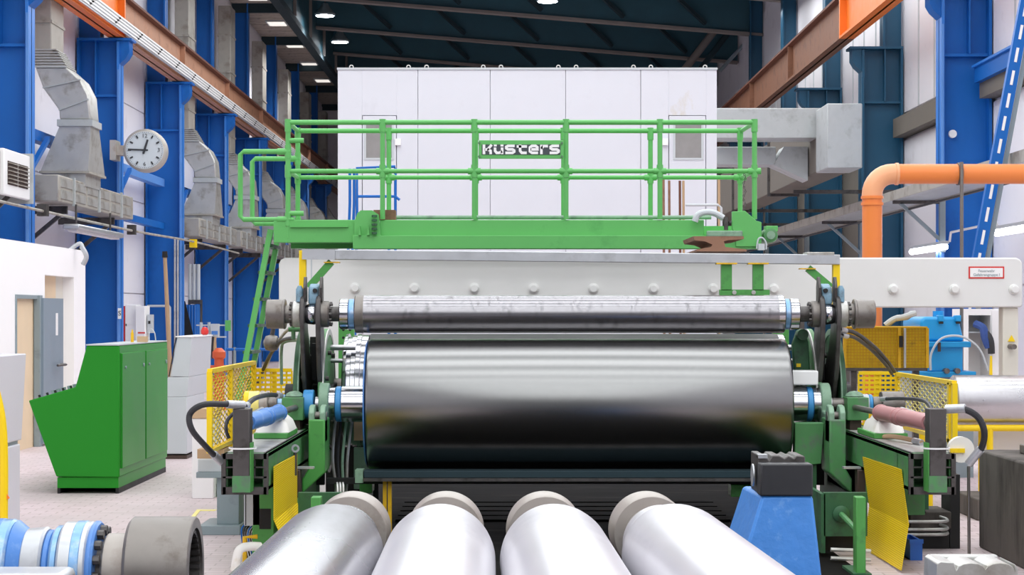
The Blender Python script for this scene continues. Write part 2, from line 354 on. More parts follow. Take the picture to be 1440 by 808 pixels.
# ------------------------------------------------------------------ columns
ORD = ['first', 'second', 'third', 'fourth', 'fifth', 'sixth', 'seventh', 'eighth', 'ninth', 'tenth']
def column(side, Y, label, m):
    s = -1 if side == 'l' else 1
    xi = -8.0 if s < 0 else 7.5; xo = WXL + .08 if s < 0 else WXR - .08
    t = thing('steel_column', label, 'column', ((xi + xo) / 2, Y, 0), 'steel columns along the clock wall' if s < 0 else 'steel columns along the orange pipe wall')
    zt = 7.35
    box('web', m, xi, xo, Y - .02, Y + .02, 0, zt, t)
    box('inner_flange', m if m != 'blue' else 'blue_lit', xi, xi + s * .05, Y - .24, Y + .24, 0, zt - .02, t)
    box('outer_flange', m, xo - s * .05, xo, Y - .24, Y + .24, 0, zt, t)
    box('edge_bar', 'blue_edge' if m == 'blue' else m, xi - s * .015, xi + s * .03, Y - .27, Y - .24, 0, zt - .6, t)  # pale strip: the flange's lit edge put into the colour
    B().prism([(xi, zt), (xi - s * .2, zt), (xi - s * .2, zt - .24), (xi - s * .13, zt - .36), (xi, zt - .48)], 'xz', Y - .2, Y + .2).make('corbel', m, t)
    box('corbel_plate', m, xo, xi - s * .26, Y - .26, Y + .26, zt, zt + .05, t)
    for k in (.45,): box('stiffener', m, xo + (xi - xo) * k, xo + (xi - xo) * k + s * .03, Y - .2, Y - .02, zt - 1.1, zt, t)
    box('seam_plate', m, xi + s * .05, xo - s * .05, Y - .16, Y - .02, zt - 1.15, zt - 1.1, t)
    ux = -8.4 if s < 0 else 7.95
    box('upper_web', m, ux, xo, Y - .02, Y + .02, zt + .05, 12.1, t)
    box('upper_flange', m, ux, ux + s * .04, Y - .2, Y + .2, zt + .05, 12.1, t)
    return t
for i in range(8):
    column('l', 33.4 + 7.75 * i, 'blue steel column on the clock wall, %s along from behind the white office' % ORD[i], 'blue')
for i in range(5):
    column('r', 34.7 + 7.75 * i, ('bright blue steel column behind the orange pipe, nearest on its wall' if i == 0 else 'shaded blue steel column on the orange pipe wall, %s along from the bright blue one' % ORD[i]), 'blue' if i == 0 else 'blue_shaded')
# blue girts tying the columns
for i in range(6):
    y0, y1 = 33.4 + 7.75 * i + .3, 33.4 + 7.75 * (i + 1) - .3
    t = thing('tie_beam', 'pair of blue tie beams between the %s and %s columns of the clock wall' % (ORD[i], ORD[i + 1]), 'beam', (-8.5, (y0 + y1) / 2, 4.8), 'blue tie beams on the clock wall')
    box('upper_bar', 'blue_edge' if i == 1 else 'blue', -8.6, -8.4, y0 - .04, y1 + .04, 4.83, 5.02, t)
    box('lower_bar', 'blue', -8.6, -8.4, y0 - .04, y1 + .04, 3.8, 3.95, t)
    B().bar((-8.3, y0 + .2, 3.9), (-8.3, y0 + 2.2, 4.9), .08, .08).make('diagonal', 'blue', t)
t = thing('tie_beam', 'blue tie beam crossing the wall beside the bright blue column', 'beam', (8.2, 30, 5.8))
box('bar', 'blue', 8.05, WXR - .3, 27, 34.4, 5.72, 5.98, t); box('flange', 'blue_lit', 8.0, WXR - .3, 27, 34.4, 5.98, 6.02, t)
c = at(1340, 188, 34.6)
tag(B().cyl(c + Vector((0, -.0, 0)), c + Vector((0, .09, 0)), .07, n=20).make('round_marker', 'white_plain'), 'small round white marker disc on the bright blue column', 'marker')
# diagonal slotted brace
t = thing('slotted_brace', 'blue diagonal brace with a row of slots leaning beside the bright blue column', 'brace', at(1327, 626, 26))
a, b_ = at(1327, 626, 26), at(1450, -40, 26)
B().bar(a, b_, .15, .1, (0, 1, 0)).make('channel', 'blue', t)
d = (b_ - a)
for k in range(20):
    p = a + d * (.04 + k * .048); q = p + d * .03
    B().bar(p + Vector((0, -.052, 0)), q + Vector((0, -.052, 0)), .035, .01, (0, 1, 0)).make('slot', 'white_plain', t)
B().bar(a + Vector((.13, .06, 0)), b_ + Vector((.13, .06, 0)), .06, .08, (0, 1, 0)).make('side_bar', 'grey_paint', t)
# ------------------------------------------------------------------ crane runway beams
def runway(s, xc_, label, far):
    t = thing('crane_runway_beam', label, 'beam', (xc_, 55, 7.4), 'crane runway beams')
    z0, z1, hw = 7.42, 8.3, .16
    for nm, ya, yb, m in (('near_section', 20, 41.2, 'orange'), ('far_section', 41.22, 97, far)):
        w_ = B().box(xc_ - .02, xc_ + .02, ya, yb, z0, z1); w_.make(nm + '_web', m, t)
        box('top_flange', m if m == 'orange' else 'rust_dark', xc_ - hw, xc_ + hw, ya, yb, z1, z1 + .05, t)
        box('bottom_flange', m, xc_ - hw, xc_ + hw, ya, yb, z0, z0 + .05, t)
        y = ya + (41.1 - ya) % 7.75 if ya < 40 else ya + 7.65
        while y < yb - .5:
            if y > 30: box('stiffener', m, xc_ - hw + .02, xc_ + hw - .02, y, y + .05, z0 + .05, z1, t)
            y += 7.75
    box('stiffener', 'orange', xc_ - hw, xc_ + hw, 41.1, 41.2, z0 + .05, z1, t)
    box('crane_track', 'rust_dark', xc_ - .04, xc_ + .04, 20, 97, z1 + .05, z1 + .14, t)
    return t
tl = runway(-1, -8.08, 'long crane runway beam above the clock wall columns, orange then rusty', 'rust_orange')
cs = B()
for k, zz in enumerate((7.5, 7.57, 7.64, 7.71)): cs.box(-7.84, -7.82, 20, 97, zz, zz + .035)
cs.make('conductor_bar', 'white_plain', tl)
box('conductor_back', 'galv_light', -7.86, -7.84, 20, 97, 7.46, 7.76, tl)
ins = B()
for k in range(26):
    for j in range(3): ins.box(-7.83, -7.79, 30 + k * 2.4 + j * .2, 30.06 + k * 2.4 + j * .2, 7.52 + .07 * j, 7.55 + .07 * j)
ins.make('insulator', 'dark', tl, kind='stuff')
runway(1, 7.0, 'crane runway beam on the shaded columns above the grey ducts, orange then rusty', 'rust_shaded')
# ------------------------------------------------------------------ air heater units on the clock wall
def duct_unit(Y, label, louvre=False):
    t = thing('air_heater_unit', label, 'duct', (-8.1, Y, 3.66), 'sheet metal air heater units on the clock wall')
    m = 'duct_dirty'; h = .38
    if louvre:
        box('heater_box', 'duct_dirty', -8.6, -7.72, Y - 3.3, Y + .55, 3.62, 4.22, t, .02)
        box('louvre_frame', 'white_plain', -7.74, -7.66, Y - 1.05, Y + .6, 3.55, 4.26, t, .02)
        box('end_strip', 'duct_grey', -8.6, -7.62, Y + .56, Y + .66, 3.5, 4.3, t)
        for k in range(2):
            y0 = Y - .85 + .66 * k
            p = box('louvre_panel', 'brown_dark', -7.665, -7.65, y0, y0 + .6, 3.72, 4.08, t)
            for j in range(6): B().bar((-7.64, y0, 3.75 + j * .06), (-7.64, y0 + .6, 3.75 + j * .06), .035, .014).make('slat', 'duct_dirty', p)
        for dy in (-2.2, .2): B().bar((-8.8, Y + dy, 2.75), (-7.9, Y + dy, 3.6), .07, .07).make('strut', 'dark_steel', t)
        return t
    box('upright_duct', m, -8.64, -8.27, Y - h, Y + h + .25, 6.5, 10.9, t, .02)
    for z in (7.0, 8.9, 10.0): box('duct_flange', m, -8.67, -8.25, Y - h - .03, Y + h + .28, z, z + .05, t)
    lv = B()
    for k in range(7): lv.box(-8.64 + .012 * (7 - k), -8.2 + .03 * (7 - k), Y - h - .03, Y + h + .03, 6.2 + k * .05, 6.225 + k * .05)
    lv.make('bellows', 'galv', t, kind='stuff')
    B().prism([(-8.64, 6.52), (-8.27, 6.52), (-8.0, 6.2), (-8.56, 6.2)], 'xz', Y - h, Y + h).make('duct_transition', m, t)
    B().prism([(-8.56, 6.2), (-8.0, 6.2), (-7.74, 5.97), (-7.6, 5.7), (-7.56, 5.25), (-8.12, 5.25), (-8.13, 5.42), (-8.42, 5.82)], 'xz', Y - h, Y + h).make('elbow', 'galv', t, .03)
    for x0, z0, x1, z1 in ((-8.57, 6.2, -7.99, 6.2), (-8.42, 5.82, -7.74, 5.97), (-8.13, 5.42, -7.59, 5.62)): B().bar((x0, Y - h - .02, z0), (x1, Y - h - .02, z1), .03, .025).make('elbow_seam', 'duct_grey', t)
    box('neck_flange', 'duct_grey', -8.16, -7.52, Y - h - .04, Y + h + .04, 5.13, 5.25, t)
    q0 = [(-8.12, Y - h, 5.13), (-7.56, Y - h, 5.13), (-7.56, Y + h, 5.13), (-8.12, Y + h, 5.13)]
    q1 = [(-8.46, Y - .4, 4.32), (-7.6, Y - .4, 4.32), (-7.6, Y + 1.1, 4.32), (-8.46, Y + 1.1, 4.32)]
    B().loft(q1, q0).make('hood', 'galv', t)
    box('hood_rim', 'duct_dirty', -8.48, -7.58, Y - .42, Y + 1.12, 4.28, 4.32, t)
    box('hood_collar', 'galv', -8.44, -7.66, Y - .35, Y + 1.0, 4.05, 4.28, t)
    ya, yb = Y - 2.35, Y + 4.4
    box('heater_box', 'duct_dirty', -8.2, -7.69, ya, yb, 3.66, 4.12, t, .02)
    for k in range(6):
        y0 = ya + .15 + k * 1.08
        for z0 in (3.72, 3.92): box('grille', 'galv', -7.69, -7.675, y0, y0 + .9, z0, z0 + .15, t)
    for k in (0, 2, 4): box('box_strap', 'duct_grey', -7.7, -7.66, ya + 1.08 * k + 1.1, ya + 1.08 * k + 1.2, 3.64, 4.14, t)
    for dy in (-1.2, 3.0): B().bar((-8.8, Y + dy, 2.75), (-7.9, Y + dy, 3.5), .07, .07).make('strut', 'dark_steel', t); box('support_channel', 'dark_steel', -8.9, -7.8, Y + dy - .05, Y + dy + .05, 3.5, 3.64, t)
    return t
duct_unit(31.3, 'air heater box with two black louvres and white frame above the office', True)
u = duct_unit(36.4, 'large sheet metal hood and grille box hanging from a duct next to the wall clock')
duct_unit(51.9, 'sheet metal hood and grille box just past the third blue column, beyond the clock')
duct_unit(59.65, 'sheet metal hood and grille box behind the end of the green railing')
for k in range(4): copy_tree(u, (-8.1, 67.4 + 7.75 * k, 3.66), 'sheet metal duct and hood far along the clock wall, %s beyond the green railing end' % ORD[k])
# lamp under the first box
t = thing('strip_light', 'unlit strip light hanging under the large grille box beside the clock', 'lamp', (-7.6, 36.5, 3.35))
box('housing', 'galv_light', -7.75, -7.45, 34.6, 38.6, 3.2, 3.3, t, .03); box('tube', 'white_plain', -7.68, -7.52, 34.7, 38.5, 3.17, 3.2, t)
for y in (35, 38): B().cyl((-7.6, y, 3.3), (-7.6, y, 3.66), .02, n=6).make('hanger', 'dark_steel', t)
c_ = B().tube([(-7.72, 26, 3.46), (-7.72, 33, 3.44), (-7.72, 41, 3.44), (-7.72, 49, 3.5), (-7.72, 57, 3.46)], .025, 8)
tag(c_.make('wall_conduit', 'duct_dirty'), 'thin grey conduit strung along the blue columns below the heater boxes', 'pipe')
for k, y in enumerate((33.1, 40.9, 48.9)):
    box('conduit_junction_box', ('dark_steel', 'dark_steel', 'yellow')[k], -7.82, -7.66, y - .1, y + .1, 3.36, 3.56, label=('dark junction box', 'dark grey junction box below the clock', 'small yellow box')[k] + ' where the conduit crosses the %s blue column' % ORD[k], cat='box')
# clock
c = at(205, 212, 40.5); ax = Vector((.06, -1, 0)).normalized()
t = thing('wall_clock', 'round double sided station clock with pale dial on the second blue column', 'clock', c)
B().lathe(c - ax * .24, ax, [(0, .40), (.02, .435), (.36, .435), (.4, .415), (.42, .385)], 48).make('case', 'clock_rim', t)
B().lathe(c + ax * .18, ax, [(0, .38), (.012, .38)], 48).make('dial', 'clock_face', t)
rx = Vector((-ax.y, ax.x, 0)); fz = c + ax * .205
def dialp(ang, r): return fz + rx * math.sin(ang) * r + Vector((0, 0, math.cos(ang) * r))
mk = B()
for k in range(12):
    if k in (0, 3, 6): continue
    q = k * math.pi / 6; B().bar(dialp(q, .27), dialp(q, .335), .03, .01, ax).make('hour_mark', 'letter_dark', t)
mk = B()
for k in range(60): q = k * math.pi / 30; mk.bar(dialp(q, .35), dialp(q, .365), .008, .008, ax)
mk.make('minute_marks', 'letter_dark', t, kind='stuff')
rz = math.atan2(ax.x, -ax.y)
for k, s_ in ((0, '12'), (3, '3'), (6, '6')): text('numeral', s_, 'letter_dark', dialp(k * math.pi / 6, .285), .115, t, rot=(R(90), 0, rz))
B().bar(dialp(R(272), .33) + ax * .01, dialp(R(92), .07) + ax * .01, .032, .01, ax).make('minute_hand', 'letter_dark', t)
B().bar(dialp(R(17), .22) + ax * .015, dialp(R(197), .08) + ax * .015, .04, .01, ax).make('hour_hand', 'letter_dark', t)
box('bracket', 'clock_rim', -8.02, c.x - .38, 40.35, 40.65, c.z - .1, c.z + .1, t); box('bracket_plate', 'clock_rim', -8.06, -7.94, 40.25, 40.75, c.z - .2, c.z + .2, t)
# ------------------------------------------------------------------ white office with open doorways
def yat(px, Xw): return Xw * F / (px - VX)
OX = -6.19
t = thing('site_office', 'white flat roofed office cabin with open doorways beside the green desk', 'cabin', (-7.3, 25.5, 0))
yd0, yd1, yw0, yw1, ye = yat(22, OX), yat(52, OX), yat(63, OX), yat(104, OX), yat(120, OX)
zt, zd, zw = 2.6, PZ(414, 25.2), PZ(387, 27)
wallp = B(); th = .22
for (a, b2, z0, z1) in ((20, yd0, 0, zt), (yd0, yd1, zd, zt), (yd1, yw0, 0, zt), (yw0, yw1, zw, zt), (yw1, ye, 0, zt)): wallp.box(OX - th, OX, a, b2, z0, z1)
wallp.make('front_wall', 'office_white', t)
box('end_wall', 'office_white', -8.4, OX - th, ye - .2, ye, 0, zt, t); box('near_wall', 'office_white', -8.4, OX - th, 20, 20.2, 0, zt, t); box('back_wall', 'office_white', -8.5, -8.4, 20, ye, 0, zt, t)
box('roof', 'office_white', -8.5, OX, 20, ye, zt, zt + .06, t)
box('inner_board', 'beige', OX - .19, OX - .15, yw0 - .05, yw0 + 1.3, 0, zw + .05, t); box('inner_lining', 'cream', OX - .2, OX - .16, yw0 + 1.3, yw1 + .05, 0, zw + .05, t)
box('inner_jamb', 'beige', OX - .14, OX - .1, yw0 + 1.95, yw0 + 2.0, 0, zw - .1, t)
box('inner_door', 'beige', OX - .1, OX - .04, yd0 - .02, yd1 + .02, 0, zd - .05, t)
fr = B().box(OX - .06, OX + .02, yd0, yd1, zd - .05, zd).box(OX - .06, OX + .02, yd0 - .03, yd0, 0, zd).box(OX - .03, OX + .05, yd1 - .05, yd1 + .1, 0, zd)
fr.make('door_frame', 'grey_paint', t)
dl = B().box(OX + .02, OX + .08, yat(58, OX + .05), yat(86, OX + .05), .04, PZ(419, 26.5)).make('door_leaf', 'door_grey', t)
yh = yat(85, OX + .05) - .15
B().tube([(OX + .08, yh, 1.05), (OX + .16, yh, 1.05), (OX + .16, yh - .5, 1.05)], .018, 6, 1).make('door_handle', 'dark_steel', dl)
box('door_notice', 'white_plain', OX + .08, OX + .083, yat(70, OX), yat(73, OX), 1.45, 1.75, dl)
c = at(112, 362, 28.4)
t = thing('roof_vent_pipe', 'bent white vent pipe with a hanging rag at the office roof corner', 'pipe', (c.x, c.y, 2.62))
B().tube([c + Vector((-.35, 0, -.05)), c + Vector((-.15, 0, .1)), c + Vector((0, 0, .2)), c + Vector((.05, 0, .12))], .03, 8).make('pipe', 'light_grey', t)
B().tube([c + Vector((.03, -.02, .16)), c + Vector((.1, -.02, .02)), c + Vector((.05, 0, -.1))], .035, 6).make('rag', 'galv_light', t)
# ------------------------------------------------------------------ green control desk
def profile_desk(nm, lab, m, Y0, Y1, pts, grp=None):
    pass
Y0 = 19.3
def g(px, py): return (PX(px, Y0), PZ(py, Y0))
t = thing('control_desk', 'large green steel control desk with sloping console and dark plinth', 'desk', (-4.1, 20.6, 0))
Yb = 22.0
B().prism([g(168, 486), g(122, 485), g(106, 544), g(40, 563), g(79, 670), g(168, 671)], 'xz', Y0, Yb).make('desk_body', 'desk_green', t, .012)
xr = g(168, 0)[0]
box('desk_top', 'light_grey', g(121, 0)[0], xr, Y0 - .005, Yb, PZ(485.5, Y0), PZ(485.5, Y0) + .012, t)
B().prism([g(80, 671), g(80, 686), g(166, 686), g(166, 671)], 'xz', Y0 + .02, Yb - .02).make('plinth', 'desk_green', t)
pb = B().box(g(80, 0)[0], g(84, 0)[0], Y0 + .02, Yb - .02, 0, PZ(686, Y0)).box(g(162, 0)[0], g(166.5, 0)[0], Y0 + .02, Yb - .02, 0, PZ(686, Y0)).box(g(84, 0)[0], g(162, 0)[0], Y0 + .5, Y0 + .55, 0, PZ(686, Y0))
pb.make('base_channel', 'black', t)
for a, b2 in ((.06, 1.28), (1.34, 2.62)):
    d_ = box('door', 'desk_green', xr - .005, xr + .018, Y0 + a, Y0 + b2, .24, 1.36, t, .006)
    B().cyl((xr + .018, Y0 + b2 - .12, 1.22), (xr + .03, Y0 + b2 - .12, 1.22), .02, n=12).make('lock', 'grey_paint', d_)
    B().cyl((xr + .018, Y0 + a + .14, 1.22), (xr + .03, Y0 + a + .14, 1.22), .014, n=12).make('lock', 'grey_paint', d_)
kn = [0]
for k in range(5):
    f_ = .12 + .17 * k; p = Vector((g(40, 0)[0] * (1 - f_) + g(106, 0)[0] * f_, Y0 + .25, PZ(563, Y0) * (1 - f_) + PZ(544, Y0) * f_))
    B().cyl(p, p + Vector((-.01, 0, .03)), .012, n=10).make('control_knob', 'dark', t)
for k in range(7):
    f_ = .14 + .12 * k; p = Vector((g(40, 0)[0] * (1 - f_) + g(106, 0)[0] * f_, Y0 + .8, PZ(563, Y0) * (1 - f_) + PZ(544, Y0) * f_))
    B().cyl(p, p + Vector((-.01, 0, .05)), .022, n=10).make('control_knob', 'grey_paint', t)
zt = PZ(485.5, Y0) + .012
B().lathe(at(184.5, 485, 20.6) * Vector((1, 1, 0)) if False else (PX(186, 20.7), 20.7, zt), (0, 0, 1), [(0, .016), (.09, .016), (.11, .008), (.13, .008)], 12).make('spray_bottle', 'yellow_old', label='small brass coloured bottle on top of the green desk', cat='bottle')
B().box(PX(194, 20.8), PX(207, 20.8), 20.75, 20.85, zt, zt + .06).make('parcel_label_box', 'cardboard', label='little cardboard box on top of the green desk', cat='box')
B().tube([(PX(209, 21), 21, zt + .01), (PX(211, 21), 21, zt + .13), (PX(217, 21), 21, zt + .1), (PX(219, 21), 21, zt + .01)], .006, 6).make('bent_wire', 'light_grey', label='bent white wire standing on the green desk', cat='wire')
# ------------------------------------------------------------------ grey operator console
Y0 = 4900 / 205.
def g(px, py): return (PX(px, Y0), PZ(py, Y0))
t = thing('operator_console', 'tall grey operator console with sloping side and red lamp behind the green desk', 'console', (PX(250, Y0), Y0 + .5, 0))
zl, zu = PZ(558, Y0), PZ(474, Y0)
xa, xb = PX(225, Y0), PX(263, Y0)
box('plinth', 'brown_dark', xa, xb, Y0, Y0 + 1.3, 0, PZ(640, Y0), t); 
lb = box('lower_cabinet', 'light_grey', xa, xb, Y0, Y0 + 1.35, PZ(638, Y0), zl, t, .01)
q0 = [(xa, Y0, zl), (xb, Y0, zl), (xb, Y0 + 1.75, zl), (xa, Y0 + 1.75, zl)]
q1 = [(PX(249, Y0), Y0, zu), (PX(270, Y0), Y0, zu), (PX(270, Y0), Y0 + 1.6, zu), (PX(249, Y0), Y0 + 1.6, zu)]
q1b = [(PX(236, Y0), Y0, PZ(530, Y0)), (PX(265.5, Y0), Y0, PZ(530, Y0)), (PX(265.5, Y0), Y0 + 1.7, PZ(530, Y0)), (PX(236, Y0), Y0 + 1.7, PZ(530, Y0))]
B().loft(q0, q1b).make('desk_section', 'light_grey', t, .008)
q2 = [(PX(239, Y0), Y0, PZ(529, Y0))] + q1b[1:3] + [(PX(239, Y0), Y0 + 1.7, PZ(529, Y0))]
B().loft(q2, q1).make('upper_section', 'light_grey', t, .008)
B().bar(Vector(q2[0]) + Vector((-.01, -.005, 0)), Vector(q1[0]) + Vector((-.01, -.005, 0)), .012, .012).make('dark_seal', 'dark', t)
box('top_plate', 'white_plain', PX(247, Y0), PX(271, Y0), Y0 - .01, Y0 + 1.62, zu, zu + .015, t)
B().lathe((PX(270, Y0) - .03, Y0 + 1.2, zu + .01), (0, 0, 1), [(0, .02), (.02, .045), (.06, .05), (.1, .03), (.11, .001)], 14).make('signal_lamp', 'red', t)
# ------------------------------------------------------------------ lilac cabinet at the edge
Y0 = 15.2
t = thing('switch_cabinet', 'pale lilac grey switch cabinet with a flat top in front of the office', 'cabinet', (PX(-40, Y0), Y0 + .4, 0))
xr = PX(30, Y0 + 1.5)
box('lower_case', 'lilac_grey', xr - .9, xr - .01, Y0 + .02, Y0 + 1.5, 0, .655, t, .01)
box('gap_strip', 'grey_paint', xr - .9, xr - .03, Y0 + .05, Y0 + 1.5, .655, .685, t)
B().prism([(xr - .9, .685), (xr - .01, .685), (xr + .03, 1.41), (xr - .9, 1.41)], 'xz', Y0, Y0 + 1.55).make('upper_case', 'lilac_grey', t, .01)
t = thing('yellow_hose_guard', 'curved yellow tube guard with small orange tag beside the lilac cabinet', 'guard', (PX(3, 14.8), 14.8, 0))
B().tube([(PX(-8, 14.8), 14.8, 1.2), (PX(2, 14.8), 14.8, .95), (PX(5, 14.8), 14.8, .6), (PX(4, 14.8), 14.8, 0)], .035, 10).make('guard_tube', 'yellow', t)
B().prism([(PX(7, 14.8), PZ(688, 14.8)), (PX(14, 14.8), PZ(700, 14.8)), (PX(7, 14.8), PZ(703, 14.8))], 'xz', 14.78, 14.8).make('warning_tag', 'orange', t)
# ------------------------------------------------------------------ small things along the clock wall
Y0 = 43.5
t = thing('distribution_cabinet', 'white distribution cabinet with a red edge between the blue columns', 'cabinet', (PX(190, Y0), Y0, 0))
box('case', 'white_plain', PX(176, Y0), PX(192, Y0), Y0, Y0 + .5, 0, PZ(428, Y0), t, .01); box('case_tall', 'white_plain', PX(193, Y0), PX(206, Y0), Y0 - .2, Y0 + .4, 0, PZ(430, Y0), t, .01)
box('red_edge', 'red', PX(170.5, Y0), PX(175.5, Y0), Y0, Y0 + .4, 0, PZ(430, Y0), t)
box('red_label', 'red', PX(194, Y0 - .2), PX(204, Y0 - .2), Y0 - .21, Y0 - .2, PZ(468.5, Y0), PZ(466.5, Y0), t)
box('meter_box', 'light_grey', PX(207, Y0), PX(213, Y0), Y0, Y0 + .3, PZ(468, Y0), PZ(442, Y0), t); box('meter_window', 'dark', PX(208.5, Y0), PX(211.5, Y0), Y0 - .01, Y0, PZ(455, Y0), PZ(451, Y0), t)
box('cabinet_handle', 'dark', PX(177, Y0), PX(178, Y0), Y0 - .02, Y0, PZ(458, Y0), PZ(455, Y0), t)
t = thing('column_sign', 'small white sign with a black sign mark on the second blue column', 'sign', (PX(168, 40.7), 40.7, 1.7))
box('plate', 'white_plain', PX(166, 40.7), PX(170.5, 40.7), 40.68, 40.7, PZ(448, 40.7), PZ(433, 40.7), t); text('mark', 'S', 'letter_dark', (PX(168.2, 40.67), 40.67, PZ(440.5, 40.7)), .14, t)
Y0 = 47.5
a, b_ = at(240, 600, Y0), at(232, 362, Y0); a.z = 0
t = thing('leaning_pole', 'long brown wooden pole with a black tip leaning on the third blue column', 'pole', a)
B().cyl(a, b_, .06, .045, 10).make('shaft', 'wood', t); B().cyl(b_, b_ + (b_ - a).normalized() * .15, .07, .06, 10).make('tip', 'black', t)
Y0 = 48.6
t = thing('standing_conduit', 'pair of thin grey conduits standing up against the third blue column', 'pipe', (PX(248, Y0), Y0, 0))
for px in (246, 250): B().cyl((PX(px, Y0), Y0, 0), (PX(px, Y0), Y0, PZ(335, Y0)), .025, n=8).make('conduit', 'galv', t)
B().tube([(PX(207, Y0), Y0, PZ(430, Y0)), (PX(238, Y0), Y0, PZ(430, Y0)), (PX(239, Y0), Y0, PZ(432, Y0)), (PX(239, Y0), Y0, 0)], .03, 8, 1).make('conduit', 'light_grey', t)
Y0 = 50
t = thing('blue_wall_locker', 'blue ribbed locker with black strips draped over it behind the grey console', 'locker', (PX(266, Y0), Y0, 0))
box('case', 'gear_blue' if False else 'blue', PX(258, Y0), PX(276, Y0), Y0, Y0 + .6, 0, PZ(428, Y0), t)
for k in range(4): box('rib', 'blue_edge', PX(262 + 4 * k, Y0), PX(262.8 + 4 * k, Y0), Y0 - .03, Y0, 0, PZ(429, Y0), t)
for px0, px1 in ((258, 270), (258, 264)): B().bar((PX(px0, Y0), Y0 - .1, PZ(424, Y0)), (PX(px1, Y0), Y0 - .15, PZ(472, Y0)), .12, .03, (0, 1, 0)).make('black_strip', 'black', t)
Y0 = 49.8
t = thing('grey_wall_cabinet', 'pale grey pipe rack standing between the third and fourth blue columns', 'rack', (PX(267, Y0), Y0 + 1, 0))
box('shelf', 'dark_steel', PX(257, Y0), PX(276, Y0), Y0 + .8, Y0 + 1, PZ(427, Y0), PZ(421, Y0), t)
for k in range(3): B().cyl((PX(259 + 6 * k, Y0), Y0 + .9, PZ(421, Y0)), (PX(259 + 6 * k, Y0), Y0 + .9, PZ(370, Y0)), .05, n=8).make('pipe', 'light_grey', t)
B().box(PX(257, Y0), PX(259, Y0), Y0 + .8, Y0 + 1, 0, PZ(427, Y0)).box(PX(274, Y0), PX(276, Y0), Y0 + .8, Y0 + 1, 0, PZ(427, Y0)).make('post', 'dark_steel', t)
Y0 = 44
t = thing('hose_station', 'wall hose station with a grey frame and coiled hoses beyond the grey console', 'hose station', (PX(298, Y0), Y0, 0))
B().tube([(PX(283, Y0), Y0, 0), (PX(283, Y0), Y0, PZ(453, Y0)), (PX(294, Y0), Y0, PZ(453, Y0)), (PX(294, Y0), Y0, 0)], .035, 8, 1).make('frame_tube', 'light_grey', t)
box('cross_rail', 'light_grey', PX(276, Y0), PX(318, Y0), Y0, Y0 + .05, PZ(458, Y0), PZ(456, Y0), t); box('cross_rail', 'light_grey', PX(276, Y0), PX(318, Y0), Y0, Y0 + .05, PZ(474.5, Y0), PZ(472.5, Y0), t)
box('hose_box', 'light_grey', PX(298, Y0), PX(309, Y0), Y0 - .2, Y0, PZ(474, Y0), PZ(455, Y0), t); box('box_window', 'blue_cyl', PX(299.5, Y0), PX(308, Y0), Y0 - .21, Y0 - .2, PZ(470, Y0), PZ(465, Y0), t)
for k in range(3): B().tube([(PX(301 + k * 2, Y0), Y0 - .25, PZ(473, Y0)), (PX(298 + 3 * k, Y0), Y0 - .28, PZ(490, Y0)), (PX(303 + k, Y0), Y0 - .26, PZ(503, Y0)), (PX(305, Y0), Y0 - .25, PZ(480, Y0))], .03, 6).make('hose', ('brown_dark', 'rubber', 'wood')[k], t)
box('green_notice', 'platform_green', PX(317, Y0), PX(325, Y0), Y0 - .06, Y0 - .04, PZ(465, Y0), PZ(450, Y0), t)
Y0 = 36
t = thing('red_hydrant', 'orange red hydrant standing behind the yellow mesh guard', 'hydrant', (PX(308, Y0), Y0, 0))
B().lathe((PX(308, Y0), Y0, 0), (0, 0, 1), [(0, .16), (.06, .16), (.08, .1), (.5, .1), (.52, .14), (.6, .14), (.62, .09), (.92, .085), (.95, .12), (1.05, .12), (1.12, .05)], 20).make('barrel', 'hydrant', t)
B().cyl((PX(308, Y0) - .2, Y0, .75), (PX(308, Y0) + .2, Y0, .75), .06, n=12).make('outlet', 'hydrant', t)
Y0 = 40
t = thing('blue_pipe_rail', 'thin blue pipe handrail low behind the green ladder', 'rail', (PX(350, Y0), Y0, 0))
B().tube([(PX(318, Y0), Y0, PZ(491, Y0)), (PX(400, Y0), Y0, PZ(491, Y0))], .03, 8).make('rail_pipe', 'blue', t)
for px in (330, 396): B().cyl((PX(px, Y0), Y0, 0), (PX(px, Y0), Y0, PZ(488, Y0)), .03, n=8).make('post', 'grey_paint', t)
# ------------------------------------------------------------------ tall white enclosure at the back
YE = 30.
def e(px): return PX(px, YE)
ze = PZ(98, YE)
t = thing('machine_enclosure', 'tall white panelled enclosure filling the back of the hall behind the railing', 'enclosure', (e(741), YE + 3, 0))
box('core', 'enclosure_white', e(475) + .03, e(1008) - .03, YE + .06, YE + 6, 0, ze - .05, t)
for a, b2 in ((475, 509), (558, 587.4), (588, 689), (689.6, 795), (795.6, 900.6), (901.4, 940), (993, 1008)): box('panel', 'enclosure_white', e(a), e(b2), YE, YE + .06, 0, ze, t, .004)
for a, b2 in ((509, 558), (940, 993)): box('panel', 'enclosure_white' if a < 600 else 'panel_stained', e(a), e(b2), YE, YE + .06, PZ(162, YE), ze, t, .004)
box('side_panel', 'enclosure_white', e(475), e(475) + .05, YE + .07, YE + 6, 0, ze, t); box('side_panel', 'enclosure_white', e(1008) - .05, e(1008), YE + .07, YE + 6, 0, ze, t)
box('top_edge', 'light_grey', e(474), e(1009), YE - .02, YE + 6, ze, ze + .03, t)
